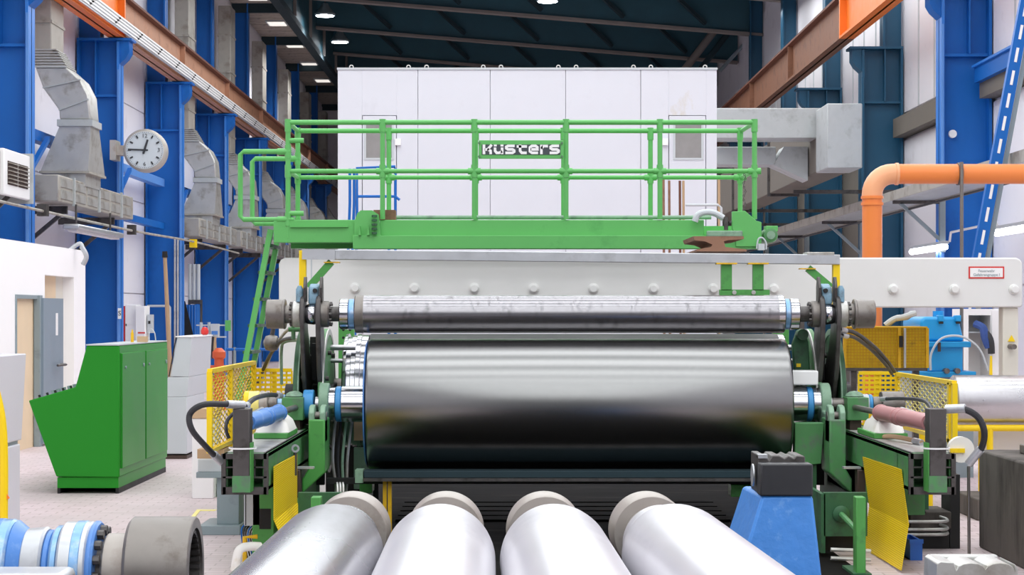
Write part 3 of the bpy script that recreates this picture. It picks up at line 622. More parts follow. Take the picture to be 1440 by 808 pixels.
for a, b2, w0, w1 in ((510, 557, 515, 551), (941, 992, 949.5, 986)):
    d_ = box('door', 'enclosure_white', e(a), e(b2), YE - .015, YE + .04, 0, PZ(163, YE), t, .006)
    wz0, wz1 = PZ(222, YE), PZ(176, YE)
    box('door_window', 'window_glass', e(w0), e(w1), YE - .025, YE - .012, wz0, wz1, d_)
    B().box(e(w0) - .03, e(w0), YE - .03, YE, wz0, wz1).box(e(w1), e(w1) + .03, YE - .03, YE, wz0, wz1).box(e(w0) - .03, e(w1) + .03, YE - .03, YE, wz1, wz1 + .03).box(e(w0) - .03, e(w1) + .03, YE - .03, YE, wz0 - .03, wz0).make('window_frame', 'light_grey', d_)
    box('door_handle', 'white_plain', (e(w1) + .05) if a < 600 else e(a) - .12, (e(w1) + .14) if a < 600 else e(a) - .02, YE - .06, YE, PZ(195, YE) - .1, PZ(195, YE), d_)
for px in (493.4, 574, 599.5, 679.5, 704.5, 785.5, 810.5, 891.5, 916, 992.5):
    B().ring((e(px), YE + .1, ze + .055), (0, 1, 0), .02, .035, .02, 14).make('lifting_eye', 'galv', t)
# pipes in front of the enclosure
Y0 = 26.5
t = thing('blue_stair_frame', 'thin blue tube stair rail in front of the white enclosure', 'rail', (PX(510, Y0), Y0, 0))
for pts in ([(480, 320), (492, 285), (492, 237)], [(486, 320), (498, 285), (498, 237)], [(497, 330), (502, 300), (502, 236), (556, 234)], [(502, 276), (556, 276), (562, 281)], [(547, 330), (547, 238)], [(556, 330), (556, 236)]):
    q = [at(a, b2, Y0) for a, b2 in pts]
    if pts[0][1] > 300: q[0] = Vector((q[0].x, Y0, 0))
    B().tube(q, .019, 8, 1).make('tube', 'blue', t)
Y0 = 27
t = thing('copper_pipe_group', 'thin copper and white pipes standing in front of the enclosure door', 'pipe', (PX(960, Y0), Y0, 0))
for px, py, m in ((935, 252, 'rust'), (943, 254, 'rust'), (958, 254, 'rust_dark'), (963, 254, 'wood'), (1013, 250, 'wood')): B().cyl((PX(px, Y0), Y0, 0), (PX(px - 2, Y0), Y0, PZ(py, Y0)), .017, n=8).make('pipe', m, t)
B().tube([(PX(964, Y0), Y0, PZ(288, Y0)), (PX(1010, Y0), Y0, PZ(288, Y0)), (PX(1014, Y0), Y0, PZ(292, Y0)), (PX(1014, Y0), Y0, 0)], .02, 8, 1).make('pipe', 'light_grey', t)
# ------------------------------------------------------------------ background on the gearbox side
t = thing('ventilation_duct', 'big pale grey box duct running back under the shaded columns', 'duct', (6.1, 55, 4.35))
box('duct_head', 'duct_grey', 5.76, 6.4, 36, 37.3, 4.37, 5.54, t, .02); box('long_duct', 'brown_grey', 5.78, 6.38, 37.3, 80, 4.39, 5.52, t, .02)  # long_duct darker than its head: shade put into its colour
box('branch_duct', 'duct_grey', 3.9, 5.9, 37.4, 38.2, 5.03, 5.6, t, .02); box('lower_branch_duct', 'duct_grey', 3.95, 5.15, 38.3, 39, 4.6, 4.95, t, .02)
B().prism([(5.3, 4.95), (5.76, 4.95), (5.76, 4.3), (5.1, 4.6)], 'xz', 38.3, 39).make('duct_elbow', 'duct_grey', t)
for k in range(5): box('duct_flange', 'dark_steel', 5.73, 6.43, 44 + 7 * k, 44.1 + 7 * k, 4.33, 5.57, t)
for k in range(5):
    y = 42.5 + 7.75 * k; B().bar((6.0, y - .6, 4.3), (8.3, y - .6, 4.3), .08, .08).make('support_arm', 'dark_steel', t)
t = thing('cable_walkway', 'long grey perforated cable tray running back behind the orange pipe', 'tray', (7, 50, 3.7))
box('tray_bottom', 'duct_grey', 6.6, 7.35, 22, 80, 3.7, 3.73, t); box('tray_edge', 'duct_dirty', 6.57, 6.6, 22, 80, 3.68, 3.84, t); box('tray_back_edge', 'duct_dirty', 7.35, 7.38, 22, 80, 3.68, 3.84, t)
for k in range(5):
    y = 34.3 + 7.75 * k
    B().bar((6.62, y, 3.66), (7.5, y, 3.66), .06, .06).make('bracket_arm', 'dark_steel', t); B().bar((6.75, y, 3.64), (7.5, y, 2.95), .06, .06).make('bracket_brace', 'grey_paint', t); box('bracket_post', 'grey_paint', 7.42, 7.52, y - .05, y + .05, 2.8, 3.75, t)
B().tube([(6.9, 22, 3.55), (6.9, 80, 3.5)], .02, 6).make('wall_cable', 'rubber', t)
for y0, y1, z, lab in ((33.4, 36.2, 2.86, 'glowing strip lamp on the wall below the cable tray, farther one'), (26.5, 29.9, 2.95, 'glowing strip lamp on the wall above the red bordered notice')):
    xx = 7.33
    t = thing('wall_strip_lamp', lab, 'lamp', (xx, (y0 + y1) / 2, z), 'strip lamps below the cable tray')
    B().cyl((xx, y0, z), (xx, y1, z), .05, n=12).make('tube', 'tube_light', t); box('housing', 'light_grey', xx - .05, xx + .05, y0 - .05, y1 + .05, z + .05, z + .1, t); B().bar((xx, y1 - .1, z + .08), (8.4, y1 - .1, z + .08), .05, .05).make('arm', 'grey_paint', t)
t = thing('white_wall_conduit', 'thin white conduit rising between the two wall strip lamps', 'pipe', (7.4, 32, 2.9)); B().tube([(7.4, 33.4, 2.95), (7.4, 33.3, 3.1), (7.4, 30.2, 3.12), (7.4, 30.0, 3.0)], .02, 6, 1).make('conduit', 'white_plain', t)
Y0 = 21.6; r_ = .108; x0 = PX(1226.5, Y0); z0 = PZ(244.5, Y0)
t = thing('orange_drain_pipe', 'thick orange plastic pipe rising behind the white beam and bending over', 'pipe', (x0, Y0, 0))
B().cyl((x0, Y0, 0), (x0, Y0, z0 - .26), r_, n=28).make('upright_pipe', 'orange_pipe', t); B().cyl((x0 + .24, Y0, z0), (PX(1600, Y0), Y0, z0), r_, n=28).make('level_pipe', 'orange_pipe', t)
el = [(x0 + .22 - .22 * math.cos(q), Y0, z0 - .22 + .22 * math.sin(q)) for q in [k * math.pi / 16 for k in range(9)]]
B().tube([(x0, Y0, z0 - .27)] + el + [(x0 + .27, Y0, z0)], r_ * 1.03, 28, 1).make('elbow', 'orange_elbow', t)
for zz in (.27, .34): B().ring((x0, Y0, z0 - zz), (0, 0, 1), r_ * .9, r_ * 1.12, .03).make('socket_ring', 'orange_pipe', t)
B().ring((x0 + .25, Y0, z0), (1, 0, 0), r_ * .9, r_ * 1.12, .03).make('socket_ring', 'orange_elbow', t)
t = thing('pipe_hanger', 'threaded rod with a clamp holding the orange pipe', 'hanger', (PX(1348, Y0), Y0, 1.9))
B().ring((PX(1346, Y0), Y0, z0), (1, 0, 0), r_ * 1.0, r_ * 1.14, .045).make('clamp', 'dark_steel', t); B().cyl((PX(1348.5, Y0), Y0 - r_ * 1.2, 0), (PX(1348.5, Y0), Y0 - r_ * 1.2, z0 + .12), .02, n=8).make('rod', 'iron', t)
# white beam frame
YB = 19.
t = thing('machine_beam_frame', 'wide white portal beam with a row of round bolt heads behind the rolls', 'frame', (1.3, YB + .4, 0))
xa, xb = PX(392, YB), PX(1438, YB); zb, zt = PZ(432, YB), PZ(362, YB)
B().prism([(xa, 0.02), (xa, zt - .06), (xa + .02, zt - .02), (xa + .06, zt), (xb - .06, zt), (xb - .02, zt - .02), (xb, zt - .06), (xb, zb + .02), (xb - .02, zb), (PX(482, YB), zb), (PX(482, YB), .02)], 'xz', YB, YB + .8).make('beam', 'machine_white', t, .02)
box('leg', 'cream', PX(1412, YB), PX(1434, YB), YB + .05, YB + .22, 0, zb, t, .01)
for px in (499.6, 583, 667, 750.5, 834.5, 919, 1003, 1087.7, 1172, 1256, 1342, 1426):
    py = 405 + (px - 500) * .002
    B().lathe((PX(px, YB), YB + .001, PZ(py, YB)), (0, -1, 0), [(0, .052), (.012, .05), (.016, .04), (.05, .038), (.056, .03)], 24).make('bolt_head', 'machine_white', t)
B().box(PX(437, YB), PX(439, YB), YB - .003, YB + .01, zb, zt - .01).make('weld_seam', 'light_grey', t)
B().cyl((PX(1422, YB), YB - .12, PZ(487, YB)), (PX(1422, YB), YB + .06, PZ(487, YB)), .025, n=12).make('latch', 'iron', t)
B().prism([(PX(1419, YB), PZ(480, YB)), (PX(1429, YB), PZ(480, YB)), (PX(1424, YB), PZ(471, YB))], 'xz', YB + .035, YB + .05).make('warning_sticker', 'yellow', t)
t = thing('fire_notice', 'white notice with red border reading fire brigade danger group on the beam', 'sign', (PX(1387, YB), YB - .01, PZ(392, YB)))
nx0, nx1, nz0, nz1 = PX(1362, YB), PX(1412, YB), PZ(391.5, YB), PZ(374.5, YB)
box('border', 'red', nx0, nx1, YB - .006, YB, nz0, nz1, t); box('plate', 'white_plain', nx0 + .014, nx1 - .014, YB - .009, YB - .005, nz0 + .014, nz1 - .014, t)
text('lettering', 'Feuerwehr', 'grey_paint', (PX(1387, YB), YB - .011, nz1 - .042), .036, t); text('lettering', 'Gefahrengruppe I', 'grey_paint', (PX(1387, YB), YB - .011, nz0 + .036), .036, t)
# gearbox and its guard
Y0 = 21.2
def q(px, py, Y=None): Y = Y or Y0; return (PX(px, Y), PZ(py, Y))
t = thing('gearbox', 'bright blue cast gearbox beside the yellow mesh box guard', 'gearbox', (q(1328, 0)[0], Y0 + .5, 0))
B().prism([q(1304, 487), q(1354, 487), q(1354, 522), q(1304, 522)], 'xz', Y0, Y0 + 1).make('lower_case', 'gear_blue', t, .01)
B().prism([q(1299, 480), q(1357, 480), q(1349, 448), q(1344, 445), q(1300, 445), q(1294, 452)], 'xz', Y0 + .02, Y0 + .98).make('upper_case', 'gear_blue', t, .03)
box('joint_flange', 'gear_blue', q(1296, 0)[0], q(1364, 0)[0], Y0 - .05, Y0 + 1.05, q(0, 488)[1], q(0, 480)[1], t, .008)
box('foot', 'gear_blue', q(1290, 0)[0], q(1371, 0)[0], Y0 - .06, Y0 + 1.06, q(0, 530)[1], q(0, 522)[1], t, .006)
for px in (1323, 1347): box('lifting_lug', 'gear_blue', q(px - 4, 0)[0], q(px + 4, 0)[0], Y0 - .02, Y0 + .1, q(0, 452)[1], q(0, 443)[1], t, .008); box('lug_recess', 'dark', q(px - 3, 0)[0], q(px + 3, 0)[0], Y0 - .025, Y0, q(0, 455)[1], q(0, 452)[1], t)
B().cyl((q(1328, 0)[0], Y0 + .3, q(0, 446)[1]), (q(1328, 0)[0], Y0 + .3, q(0, 437)[1]), .06, n=14).make('breather', 'gear_blue', t)
for px in (1329, 1344): B().cyl((q(px, 0)[0], Y0 - .1, q(0, 521)[1]), (q(px, 0)[0], Y0 + .02, q(0, 521)[1]), .03, n=12).make('coupling_nut', 'iron', t)
box('nameplate', 'brown_dark', q(1317, 0)[0], q(1321, 0)[0], Y0 - .07, Y0 - .05, q(0, 494)[1], q(0, 481)[1], t)
B().tube([(q(1306, 0)[0], Y0 - .1, q(0, 520)[1]), (q(1307, 0)[0], Y0 - .1, q(0, 496)[1]), (q(1322, 0)[0], Y0 - .1, q(0, 475)[1]), (q(1350, 0)[0], Y0 - .1, q(0, 473)[1]), (q(1374, 0)[0], Y0 - .1, q(0, 490)[1]), (q(1386, 0)[0], Y0 - .1, q(0, 520)[1])], .012, 6).make('bypass_hose', 'light_grey', t)
box('pedestal', 'grey_paint', q(1292, 0)[0], q(1369, 0)[0], Y0, Y0 + 1, 0, q(0, 530)[1], t)
t = thing('grey_hose_bundle', 'bundle of pale grey hoses lying on top of the yellow mesh box guard', 'hose', (PX(1270, 20.6), 20.6, PZ(458, 20.6)))
for k in range(3): B().tube([(PX(1245 + 4 * k, 20.6), 20.6 + .1 * k, PZ(457, 20.6)), (PX(1256 + 5 * k, 20.6), 20.6 + .1 * k, PZ(449 - k, 20.6)), (PX(1270 + 6 * k, 20.6), 20.65 + .1 * k, PZ(446, 20.6)), (PX(1290, 20.6), 20.7 + .1 * k, PZ(440, 20.6))], .03, 8).make('hose', 'duct_grey', t)
def lattice(bm, o, ux, uy, pitch, wd, diamond=True, an=1.):
    o, ux, uy = Vector(o), Vector(ux), Vector(uy); W, H = ux.length, uy.length; ex, ey = ux / W * an, uy / H; W = W / an; nrm = ux.cross(uy).normalized()
    def seg(a, b): bm.bar(o + ex * a[0] + ey * a[1], o + ex * b[0] + ey * b[1], wd, .004, nrm)
    if not diamond:
        n = int(W / pitch)
        for k in range(n + 1): seg((k * W / n, 0), (k * W / n, H))
        n = int(H / pitch)
        for k in range(n + 1): seg((0, k * H / n), (W, k * H / n))
        return
    c = -H
    while c < W:
        for sgn in (1, -1):
            x0, y0 = (c, 0); x1, y1 = c + H, H
            if x0 < 0: y0 -= x0; x0 = 0
            if x1 > W: y1 -= (x1 - W); x1 = W
            if x1 - x0 > .01:
                if sgn < 0: seg((x0, H - y0), (x1, H - y1))
                else: seg((x0, y0), (x1, y1))
        c += pitch
YG = 20.1
gx0, gx1, gz0, gz1 = PX(1188, YG), PX(1304, YG), PZ(517, YG), PZ(461, YG)
t = thing('mesh_box_guard', 'weathered yellow mesh box guard standing beside the blue gearbox', 'guard', ((gx0 + gx1) / 2, YG + .4, 0))
m_ = B(); lattice(m_, (gx0, YG, gz0), (gx1 - gx0, 0, 0), (0, 0, gz1 - gz0), .03, .009, False); m_.make('mesh', 'yellow_old', t, kind='stuff', smooth=0)
box('backing_plate', 'mesh_yellow', gx0, gx1, YG + .03, YG + .05, gz0, gz1, t)
for xx in (gx0, gx0 + .55, gx1): box('frame_post', 'yellow_old', xx - .015, xx + .015, YG - .01, YG + .02, gz0, gz1, t)
box('frame_rail', 'yellow_old', gx0, gx1, YG - .01, YG + .7, gz1, gz1 + .015, t); box('frame_rail', 'dark_steel', gx0, gx1, YG - .01, YG + .7, gz0 - .03, gz0, t)
box('hasp', 'dark', PX(1264, YG), PX(1269, YG), YG - .03, YG - .01, PZ(488, YG), PZ(472, YG), t); B().cyl((PX(1272, YG), YG - .02, gz0), (PX(1272, YG), YG - .02, gz1), .012, n=8).make('latch_rod', 'light_grey', t)
for xx in (gx0 + .1, gx1 - .1): box('leg', 'dark_steel', xx - .03, xx + .03, YG + .05, YG + .12, 0, gz0, t)
# locker
Y0 = 25
t = thing('storage_locker', 'open white steel locker with a shelf beyond the blue gearbox', 'locker', (PX(1388, Y0), Y0 + .3, 0))
xa, xb = PX(1354, Y0), PX(1414, Y0); xm0, xm1 = PX(1362, Y0), PX(1393, Y0); zt = PZ(434, Y0); zc = PZ(443, Y0)
B().box(xa, xm0, Y0, Y0 + .6, 0, zt).box(xm1, xb, Y0, Y0 + .6, 0, zt).box(xm0, xm1, Y0, Y0 + .6, zc, zt).box(xm0, xm1, Y0 + .55, Y0 + .6, 0, zc).make('carcass', 'white_plain', t)
box('shelf', 'light_grey', xm0, xm1, Y0 + .05, Y0 + .55, PZ(468, Y0), PZ(466, Y0), t); box('door', 'white_plain', xm1 + .01, xb, Y0 - .03, Y0, .1, zt - .02, t)
for k in (462, 497): box('door_vent', 'grey_paint', PX(1406, Y0), PX(1408, Y0), Y0 - .034, Y0 - .03, PZ(k + 2, Y0), PZ(k, Y0), t)
c = at(1377, 463, 25.05)
t = thing('hanging_work_gloves', 'dark blue cloth hanging out of the open white locker', 'cloth', c)
B().tube([c + Vector((-.05, -.02, .07)), c + Vector((.02, -.12, .02)), c + Vector((.04, -.14, -.1)), c + Vector((.09, -.13, -.22))], .05, 8).make('cloth', 'cloth_blue', t); B().tube([c + Vector((.02, -.1, 0)), c + Vector((.1, -.15, -.12)), c + Vector((.12, -.14, -.3))], .045, 8).make('dark_glove', 'rubber', t)
t = thing('yellow_wedge_board', 'narrow yellow board leaning on the open white locker', 'board', (PX(1390, 24.8), 24.8, 0))
B().prism([(PX(1386, 24.8), 0), (PX(1396, 24.8), 0), (PX(1394, 24.8), PZ(500, 24.8)), (PX(1392, 24.8), PZ(500, 24.8))], 'xz', 24.75, 24.8).make('board', 'yellow', t)
# silver roll on yellow rack
Y0 = 18.2
zc = PZ(563.5, Y0); r_ = 36.5 / F * Y0
t = thing('stored_roll', 'thick dull silver roll lying on a yellow tube rack beside the mesh guard', 'roll', (PX(1400, Y0), Y0, zc))
B().lathe((PX(1338, Y0), Y0, zc), (1, 0, 0), [(0, r_ - .02), (.02, r_), (1.9, r_), (1.92, r_ - .02)], 48).make('body', 'roll_wrap_white' if False else 'satin_steel', t); B().cyl((PX(1338, Y0) - .1, Y0, zc), (PX(1338, Y0), Y0, zc), .1).make('journal', 'iron', t)
t = thing('roll_rack', 'yellow tube rack carrying the dull silver roll', 'rack', (PX(1400, Y0), Y0, 0))
for dy in (-.16, .16): B().cyl((PX(1296, Y0), Y0 + dy, zc - r_ - .0), (PX(1338, Y0) + 1.95, Y0 + dy, zc - r_ - .0), .03, n=12).make('rail', 'yellow', t)
for px in (1302, 1386, 1500):
    for dy in (-.16, .16): B().cyl((PX(px, Y0), Y0 + dy, 0), (PX(px, Y0), Y0 + dy, zc - r_), .03, n=10).make('leg', 'yellow', t)
box('white_skirt', 'white_plain', PX(1392, Y0), PX(1480, Y0), Y0 + .3, Y0 + .32, .2, zc - r_ - .03, t)
# concrete block with machine vice
bx0 = 3.52
t = thing('concrete_block', 'stained dark concrete block standing beside the gearbox side guard', 'block', (4.2, 13.6, 0))
box('block', 'concrete', bx0, 5.0, 12.3, 14.9, 0, .73, t, .015)
t = thing('steel_pump', 'small grey and teal machine part on top of the concrete block', 'machine part', (3.95, 14.2, .73))
box('base', 'iron', 3.72, 4.3, 13.8, 14.5, .73, .8, t, .01); B().prism([(3.76, .8), (3.95, .8), (3.92, .86), (3.8, .86)], 'xz', 13.9, 14.3).make('clamp', 'galv', t); box('housing', 'deep_green', 3.85, 4.4, 13.9, 14.4, .82, .93, t, .02); B().cyl((3.83, 14.1, .8), (3.83, 14.1, 1.0), .025, n=10).make('rod', 'black', t)
# ------------------------------------------------------------------ green platform and railing
YP, YQ = 18.9, 19.78
t = thing('maintenance_platform', 'green maintenance platform with tube railing above the white beam', 'platform', (.2, 19.3, 2.3))
G = 'platform_green'
def p(px, py, Y=YP): return (PX(px, Y), PZ(py, Y))
box('lower_girder', G, p(497, 0)[0], p(1068, 0)[0], YP - .08, YP + .1, p(0, 350)[1], p(0, 331)[1], t, .006)
box('upper_girder', G, p(534, 0)[0], p(990, 0)[0], YP, YP + .12, p(0, 331)[1], p(0, 309)[1], t, .006)
box('end_girder', G, p(385, 0)[0], p(508, 0)[0], YP - .02, YP + .1, p(0, 341)[1], p(0, 309)[1], t, .006)
box('girder_flange', G, p(409, 0)[0], p(490, 0)[0], YP - .05, YP - .01, p(0, 319.5)[1], p(0, 318)[1], t)
box('deck', G, p(385, 0)[0], p(1062, 0)[0], YP + .1, YQ + .06, p(0, 333)[1], p(0, 329)[1], t)
box('rear_girder', G, p(395, 0)[0], p(1055, 0)[0], YQ - .02, YQ + .06, p(0, 345)[1], p(0, 312)[1], t)
B().cyl((PX(556, 19.3), 19.3, PZ(305.5, 19.3)), (PX(1000, 19.3), 19.3, PZ(305.5, 19.3)), .02, n=14).make('guide_tube', 'pale_green', t)
B().prism([p(499, 332), p(499, 312), p(503, 300), p(508, 296), p(524, 296), p(533, 302), p(536, 331)], 'xz', YP - .06, YP - .02).make('bracket_plate', G, t)
box('bracket_block', 'rust', p(524, 0)[0], p(555, 0)[0], YP + .12, YP + .3, p(0, 308)[1], p(0, 294)[1], t)
B().prism([p(1033, 347), p(1033, 331), p(1028, 322), p(1028, 298), p(1046, 297), p(1062, 311), p(1069, 313), p(1069, 347)], 'xz', YP - .1, YP - .04).make('bracket_plate', G, t, .004)
sp = B()
for k in range(5): sp.ring((p(527.5, 0)[0], YP - .1, p(0, 330 - 6 * k)[1]), (0, 0, 1), .012, .026, .022, 16)
sp.make('spring_screw', 'deep_green', t)
for px in (505, 517): B().prism([p(px, 331), p(px + 4, 331), p(px + 2, 318)], 'xz', YP - .12, YP - .06).make('gusset', G, t)
box('roller_tube', 'pale_green', p(992, 0)[0], p(1042, 0)[0], YP - .14, YP - .08, p(0, 333.5)[1], p(0, 325)[1], t, .01)
B().cyl((p(1019, 0)[0], YP - .12, p(0, 324)[1]), (p(1019, 0)[0], YP - .12, p(0, 306)[1]), .02, n=12).make('screw_post', 'dark_steel', t)
hs = B(); hp = [Vector((*[p(a, b)[0]], YP - .08, p(a, b)[1])) for a, b in ((976, 312), (980, 303), (990, 299), (1003, 300), (1016, 307))]
hs.tube(hp, .03, 10, 8).make('ribbed_hose', 'light_grey', t)
c = Vector((p(1082, 0)[0], YP - .05, p(0, 331)[1]))
mo = B().lathe(c, (0, -1, 0), [(-.25, .07), (0, .074), (.02, .07), (.05, .064), (.06, .03)], 20).make('motor', 'old_green', t)
B().lathe(c + Vector((0, -.06, 0)), (0, -1, 0), [(0, .04), (.006, .04)], 16).make('fan_cover', 'pale_green', mo); box('terminal_box', G, p(1075, 0)[0], p(1092, 0)[0], YP - .1, YP + .05, p(0, 326)[1], p(0, 318)[1], mo, .005)
B().tube([(p(1062, 0)[0], YP - .12, p(0, 350)[1]), (p(1064, 0)[0], YP - .12, p(0, 337)[1]), (p(1070, 0)[0], YP - .12, p(0, 335)[1]), (p(1075, 0)[0], YP - .12, p(0, 342)[1]), (p(1075, 0)[0], YP - .12, p(0, 351)[1])], .008, 6).make('loop_cable', 'light_grey', t)
box('valve_box', 'light_grey', p(1064, 0)[0], p(1073, 0)[0], YP - .13, YP - .06, p(0, 352)[1], p(0, 343)[1], t)
rr = .024
def fitting(v, ax_, nm='tube_fitting'): B().cyl(v - Vector(ax_) * .06, v + Vector(ax_) * .06, rr * 1.3, n=12).make(nm, G, t)
for Y, xs in ((YP, (405, 538, 667, 796, 928, 1061)), (YQ, (405, 539, 667, 796, 924, 1056))):
    ztop = PZ(172, YP); zmid = PZ(240.5, YP); X_ = [PX(a, YP) for a in xs]
    for k, xx in enumerate(X_):
        B().cyl((xx, Y, PZ(308, YP) if k else PZ(335, YP)), (xx, Y, ztop), rr, n=14).make('railing_post', G, t)
        if k: fitting(Vector((xx, Y, zmid)), (1, 0, 0))
        fitting(Vector((xx, Y, zmid)), (0, 0, 1)); fitting(Vector((xx, Y, ztop - .03)), (0, 0, 1))
    B().tube([(X_[0], Y, ztop), (X_[-1], Y, ztop)], rr, 14, 1).make('top_rail', G, t); B().tube([(X_[0], Y, zmid), (X_[-1], Y, zmid)], rr * .9, 14, 1).make('middle_rail', G, t)
    xo = PX(338, YP); za, zb2 = PZ(213, YP), PZ(308.5, YP)
    B().tube([(X_[0], Y, za), (xo + .03, Y, za), (xo, Y, za - .03), (xo, Y, zb2 + .03), (xo + .03, Y, zb2), (X_[0] + .06, Y, zb2)], rr, 14, 1).make('ladder_hoop', G, t)
    for zz in (za, zb2): fitting(Vector((X_[0], Y, zz)), (0, 0, 1)); fitting(Vector((X_[0] - .04, Y, zz)), (1, 0, 0))
for zz in (PZ(197.5, YP), PZ(300, YP)): B().cyl((PX(406, YP), YP, zz), (PX(427, YP), YP, zz), rr, n=12).make('stub_rail', G, t)
for a, zz in ((405, 172), (405, 240.5), (1061, 172), (1061, 240.5)): B().cyl((PX(a, YP), YP, PZ(zz, YP)), (PX(a if a < 500 else 1058, YP), YQ, PZ(zz, YP)), rr * .9, n=12).make('end_rail', G, t)
ch = B()
for k in range(20): ch.ring((p(1047, 0)[0] + .01 * math.sin(k), YP + .02, PZ(245 + 3 * k, YP)), (k % 2, 1 - k % 2, 0), .006, .012, .005, 8)
ch.make('safety_chain', 'dark_steel', t, kind='stuff')
# name sign on the railing
YS = YP - .05
t = thing('name_sign', 'dark name board with bold white letters in a green frame on the railing', 'sign', (PX(732, YS), YS, PZ(225, YS)))
sx0, sx1, sz0, sz1 = PX(673, YS), PX(792, YS), PZ(223, YS), PZ(197, YS)
box('frame_plate', G, sx0, sx1, YS, YS + .02, sz0, sz1, t, .004); box('panel', 'sign_dark', PX(677.5, YS), PX(788, YS), YS - .004, YS + .001, PZ(217.5, YS), PZ(203, YS), t)
GL = [([[(.15, 0), (.15, 1)], [(.2, .45), (.45, .5), (.78, .98)], [(.42, .52), (.68, .35), (.7, 0)]], .9),
      ([[(.15, .7), (.15, .35), (.28, .14), (.5, .14), (.72, .3)], [(.72, .7), (.72, 0)]], .9),
      ([[(.84, .86), (.3, .86), (.16, .76), (.16, .62), (.3, .5), (.66, .5), (.8, .38), (.8, .26), (.66, .14), (.08, .14)]], .98),
      ([[(.3, 1), (.3, .35), (.44, .14), (.84, .14)], [(.02, .8), (.86, .8)]], .94),
      ([[(.2, .5), (.76, .5), (.76, .72), (.62, .86), (.32, .86), (.16, .7), (.16, .3), (.32, .14), (.82, .14)]], .94),
      ([[(.15, 0), (.15, .98)], [(.15, .55), (.3, .84), (.68, .84)]], .74),
      ([[(.84, .86), (.3, .86), (.16, .76), (.16, .62), (.3, .5), (.66, .5), (.8, .38), (.8, .26), (.66, .14), (.08, .14)]], .92)]
tw = sum(g_[1] for g_ in GL); lx0, lx1 = PX(678, YS), PX(787.5, YS); lz0, lz1 = PZ(216.8, YS), PZ(203.2, YS); cx = lx0; sxx = (lx1 - lx0) / tw
for strokes, wd in GL:
    lt = B()
    for st in strokes: ribbon(lt, [(cx + a * sxx, lz0 + b2 * (lz1 - lz0)) for a, b2 in st], .27 * (lz1 - lz0), YS - .004, .006)
    if strokes is GL[1][0]:
        for a in (.17, .71): lt.box(cx + (a - .12) * sxx, cx + (a + .12) * sxx, YS - .01, YS - .004, lz0 + .8 * (lz1 - lz0), lz0 + 1.0 * (lz1 - lz0))
    lt.make('letter', 'white_plain', t, smooth=0); cx += wd * sxx
for px in (674, 790):
    for py in (201, 220): B().cyl((PX(px, YS), YS - .015, PZ(py, YS)), (PX(px, YS), YS + .01, PZ(py, YS)), .012, n=10).make('clamp_bolt', 'old_green', t)
# ladder
t = thing('access_ladder', 'green steel ladder leaning up to the end of the platform', 'ladder', (PX(352, 19.3), 19.3, 0))
la, lb_ = Vector((PX(379, YP), 0, PZ(322, YP))), Vector((PX(344, YP), 0, PZ(505, YP))); k_ = la.z / (la.z - lb_.z); lf = la + (lb_ - la) * k_
for Y in (YP + .1, YQ - .1): B().bar((la.x, Y, la.z), (lf.x, Y, 0), .05, .07, (0, 1, 0)).make('stringer', 'platform_green', t)
for k in range(10):
    v = lf + (la - lf) * (.04 + k * .1); B().bar((v.x, YP + .1, v.z), (v.x, YQ - .1, v.z), .09, .03).make('rung', 'deep_green', t)
# galvanised beam with yellow posts
YV = 16.5
t = thing('galvanised_crossbar', 'long galvanised steel crossbar over the upper roll on yellow posts', 'bar', (.5, YV, 1.2))
za, zb2 = PZ(357.5, YV), PZ(365, YV); xa, xb = PX(432, YV), PX(1180, YV)
B().bar((xa, YV, za), (xb, YV, zb2), .1, .082).make('crossbar', 'galv_light', t, .006)
B().bar((PX(426, YV), YV - .06, za), (PX(472, YV), YV - .06, za - .003), .012, .085).make('splice_plate', 'galv_light', t)
for px, py0, sgn in ((426, 352, 1), (1176, 361, -1)):
    box('post', 'yellow', PX(px - 5, YV), PX(px + 4.5, YV), YV - .03, YV + .05, 1.2, PZ(py0, YV), t, .004)
    B().bar((PX(px + sgn * 8, YV), YV, PZ(404, YV)), (PX(px + sgn * 40, YV), YV, PZ(py0 + 16, YV)), .06, .05, (0, 1, 0)).make('brace', 'machine_green', t)
    box('brace_plate', 'yellow_old', PX(px + sgn * 30, YV), PX(px + sgn * 52, YV), YV - .05, YV + .05, PZ(py0 + 17.5, YV), PZ(py0 + 16, YV), t)
box('bracket_foot', 'machine_green', PX(1012, YV), PX(1082, YV), YV - .02, YV + .06, PZ(417, YV), PZ(407, YV), t)
for px in (1021.5, 1066): box('bracket_post', 'machine_green', PX(px - 7.5, YV), PX(px + 7.5, YV), YV - .02, YV + .04, PZ(408, YV), PZ(371, YV), t); box('bracket_plate', 'yellow_old', PX(px - 15, YV), PX(px + 14, YV), YV - .06, YV + .05, PZ(371.5, YV), PZ(369.5, YV), t)
for px in (1032, 1059): B().cyl((PX(px, YV), YV - .04, PZ(411, YV)), (PX(px, YV), YV, PZ(411, YV)), .018, n=10).make('bolt', 'galv', t)
t = thing('rusted_girder_piece', 'rusty steel girder piece lying endwise on the galvanised crossbar', 'girder', (PX(1010, 16.7), 16.9, 2.25))
yg = 16.52
zz = [PZ(v, yg) for v in (354, 350.5, 347, 337.5, 332)]
B().prism([(PX(980, yg), zz[0] + .005), (PX(1050, yg), zz[0] + .005), (PX(1050, yg), zz[1]), (PX(1020, yg), zz[2]), (PX(1018, yg), zz[3] - .01), (PX(1024, yg), zz[3]), (PX(1046, yg), zz[3] + .01), (PX(1046, yg), zz[4]), (PX(975, yg), zz[4]), (PX(977, yg), zz[3]), (PX(992, yg), zz[3] - .01), (PX(1002, yg), zz[2] + .02), (PX(1000, yg), zz[2]), (PX(980, yg), zz[1])], 'xz', yg, yg + 1.0).make('girder', 'rust', t)
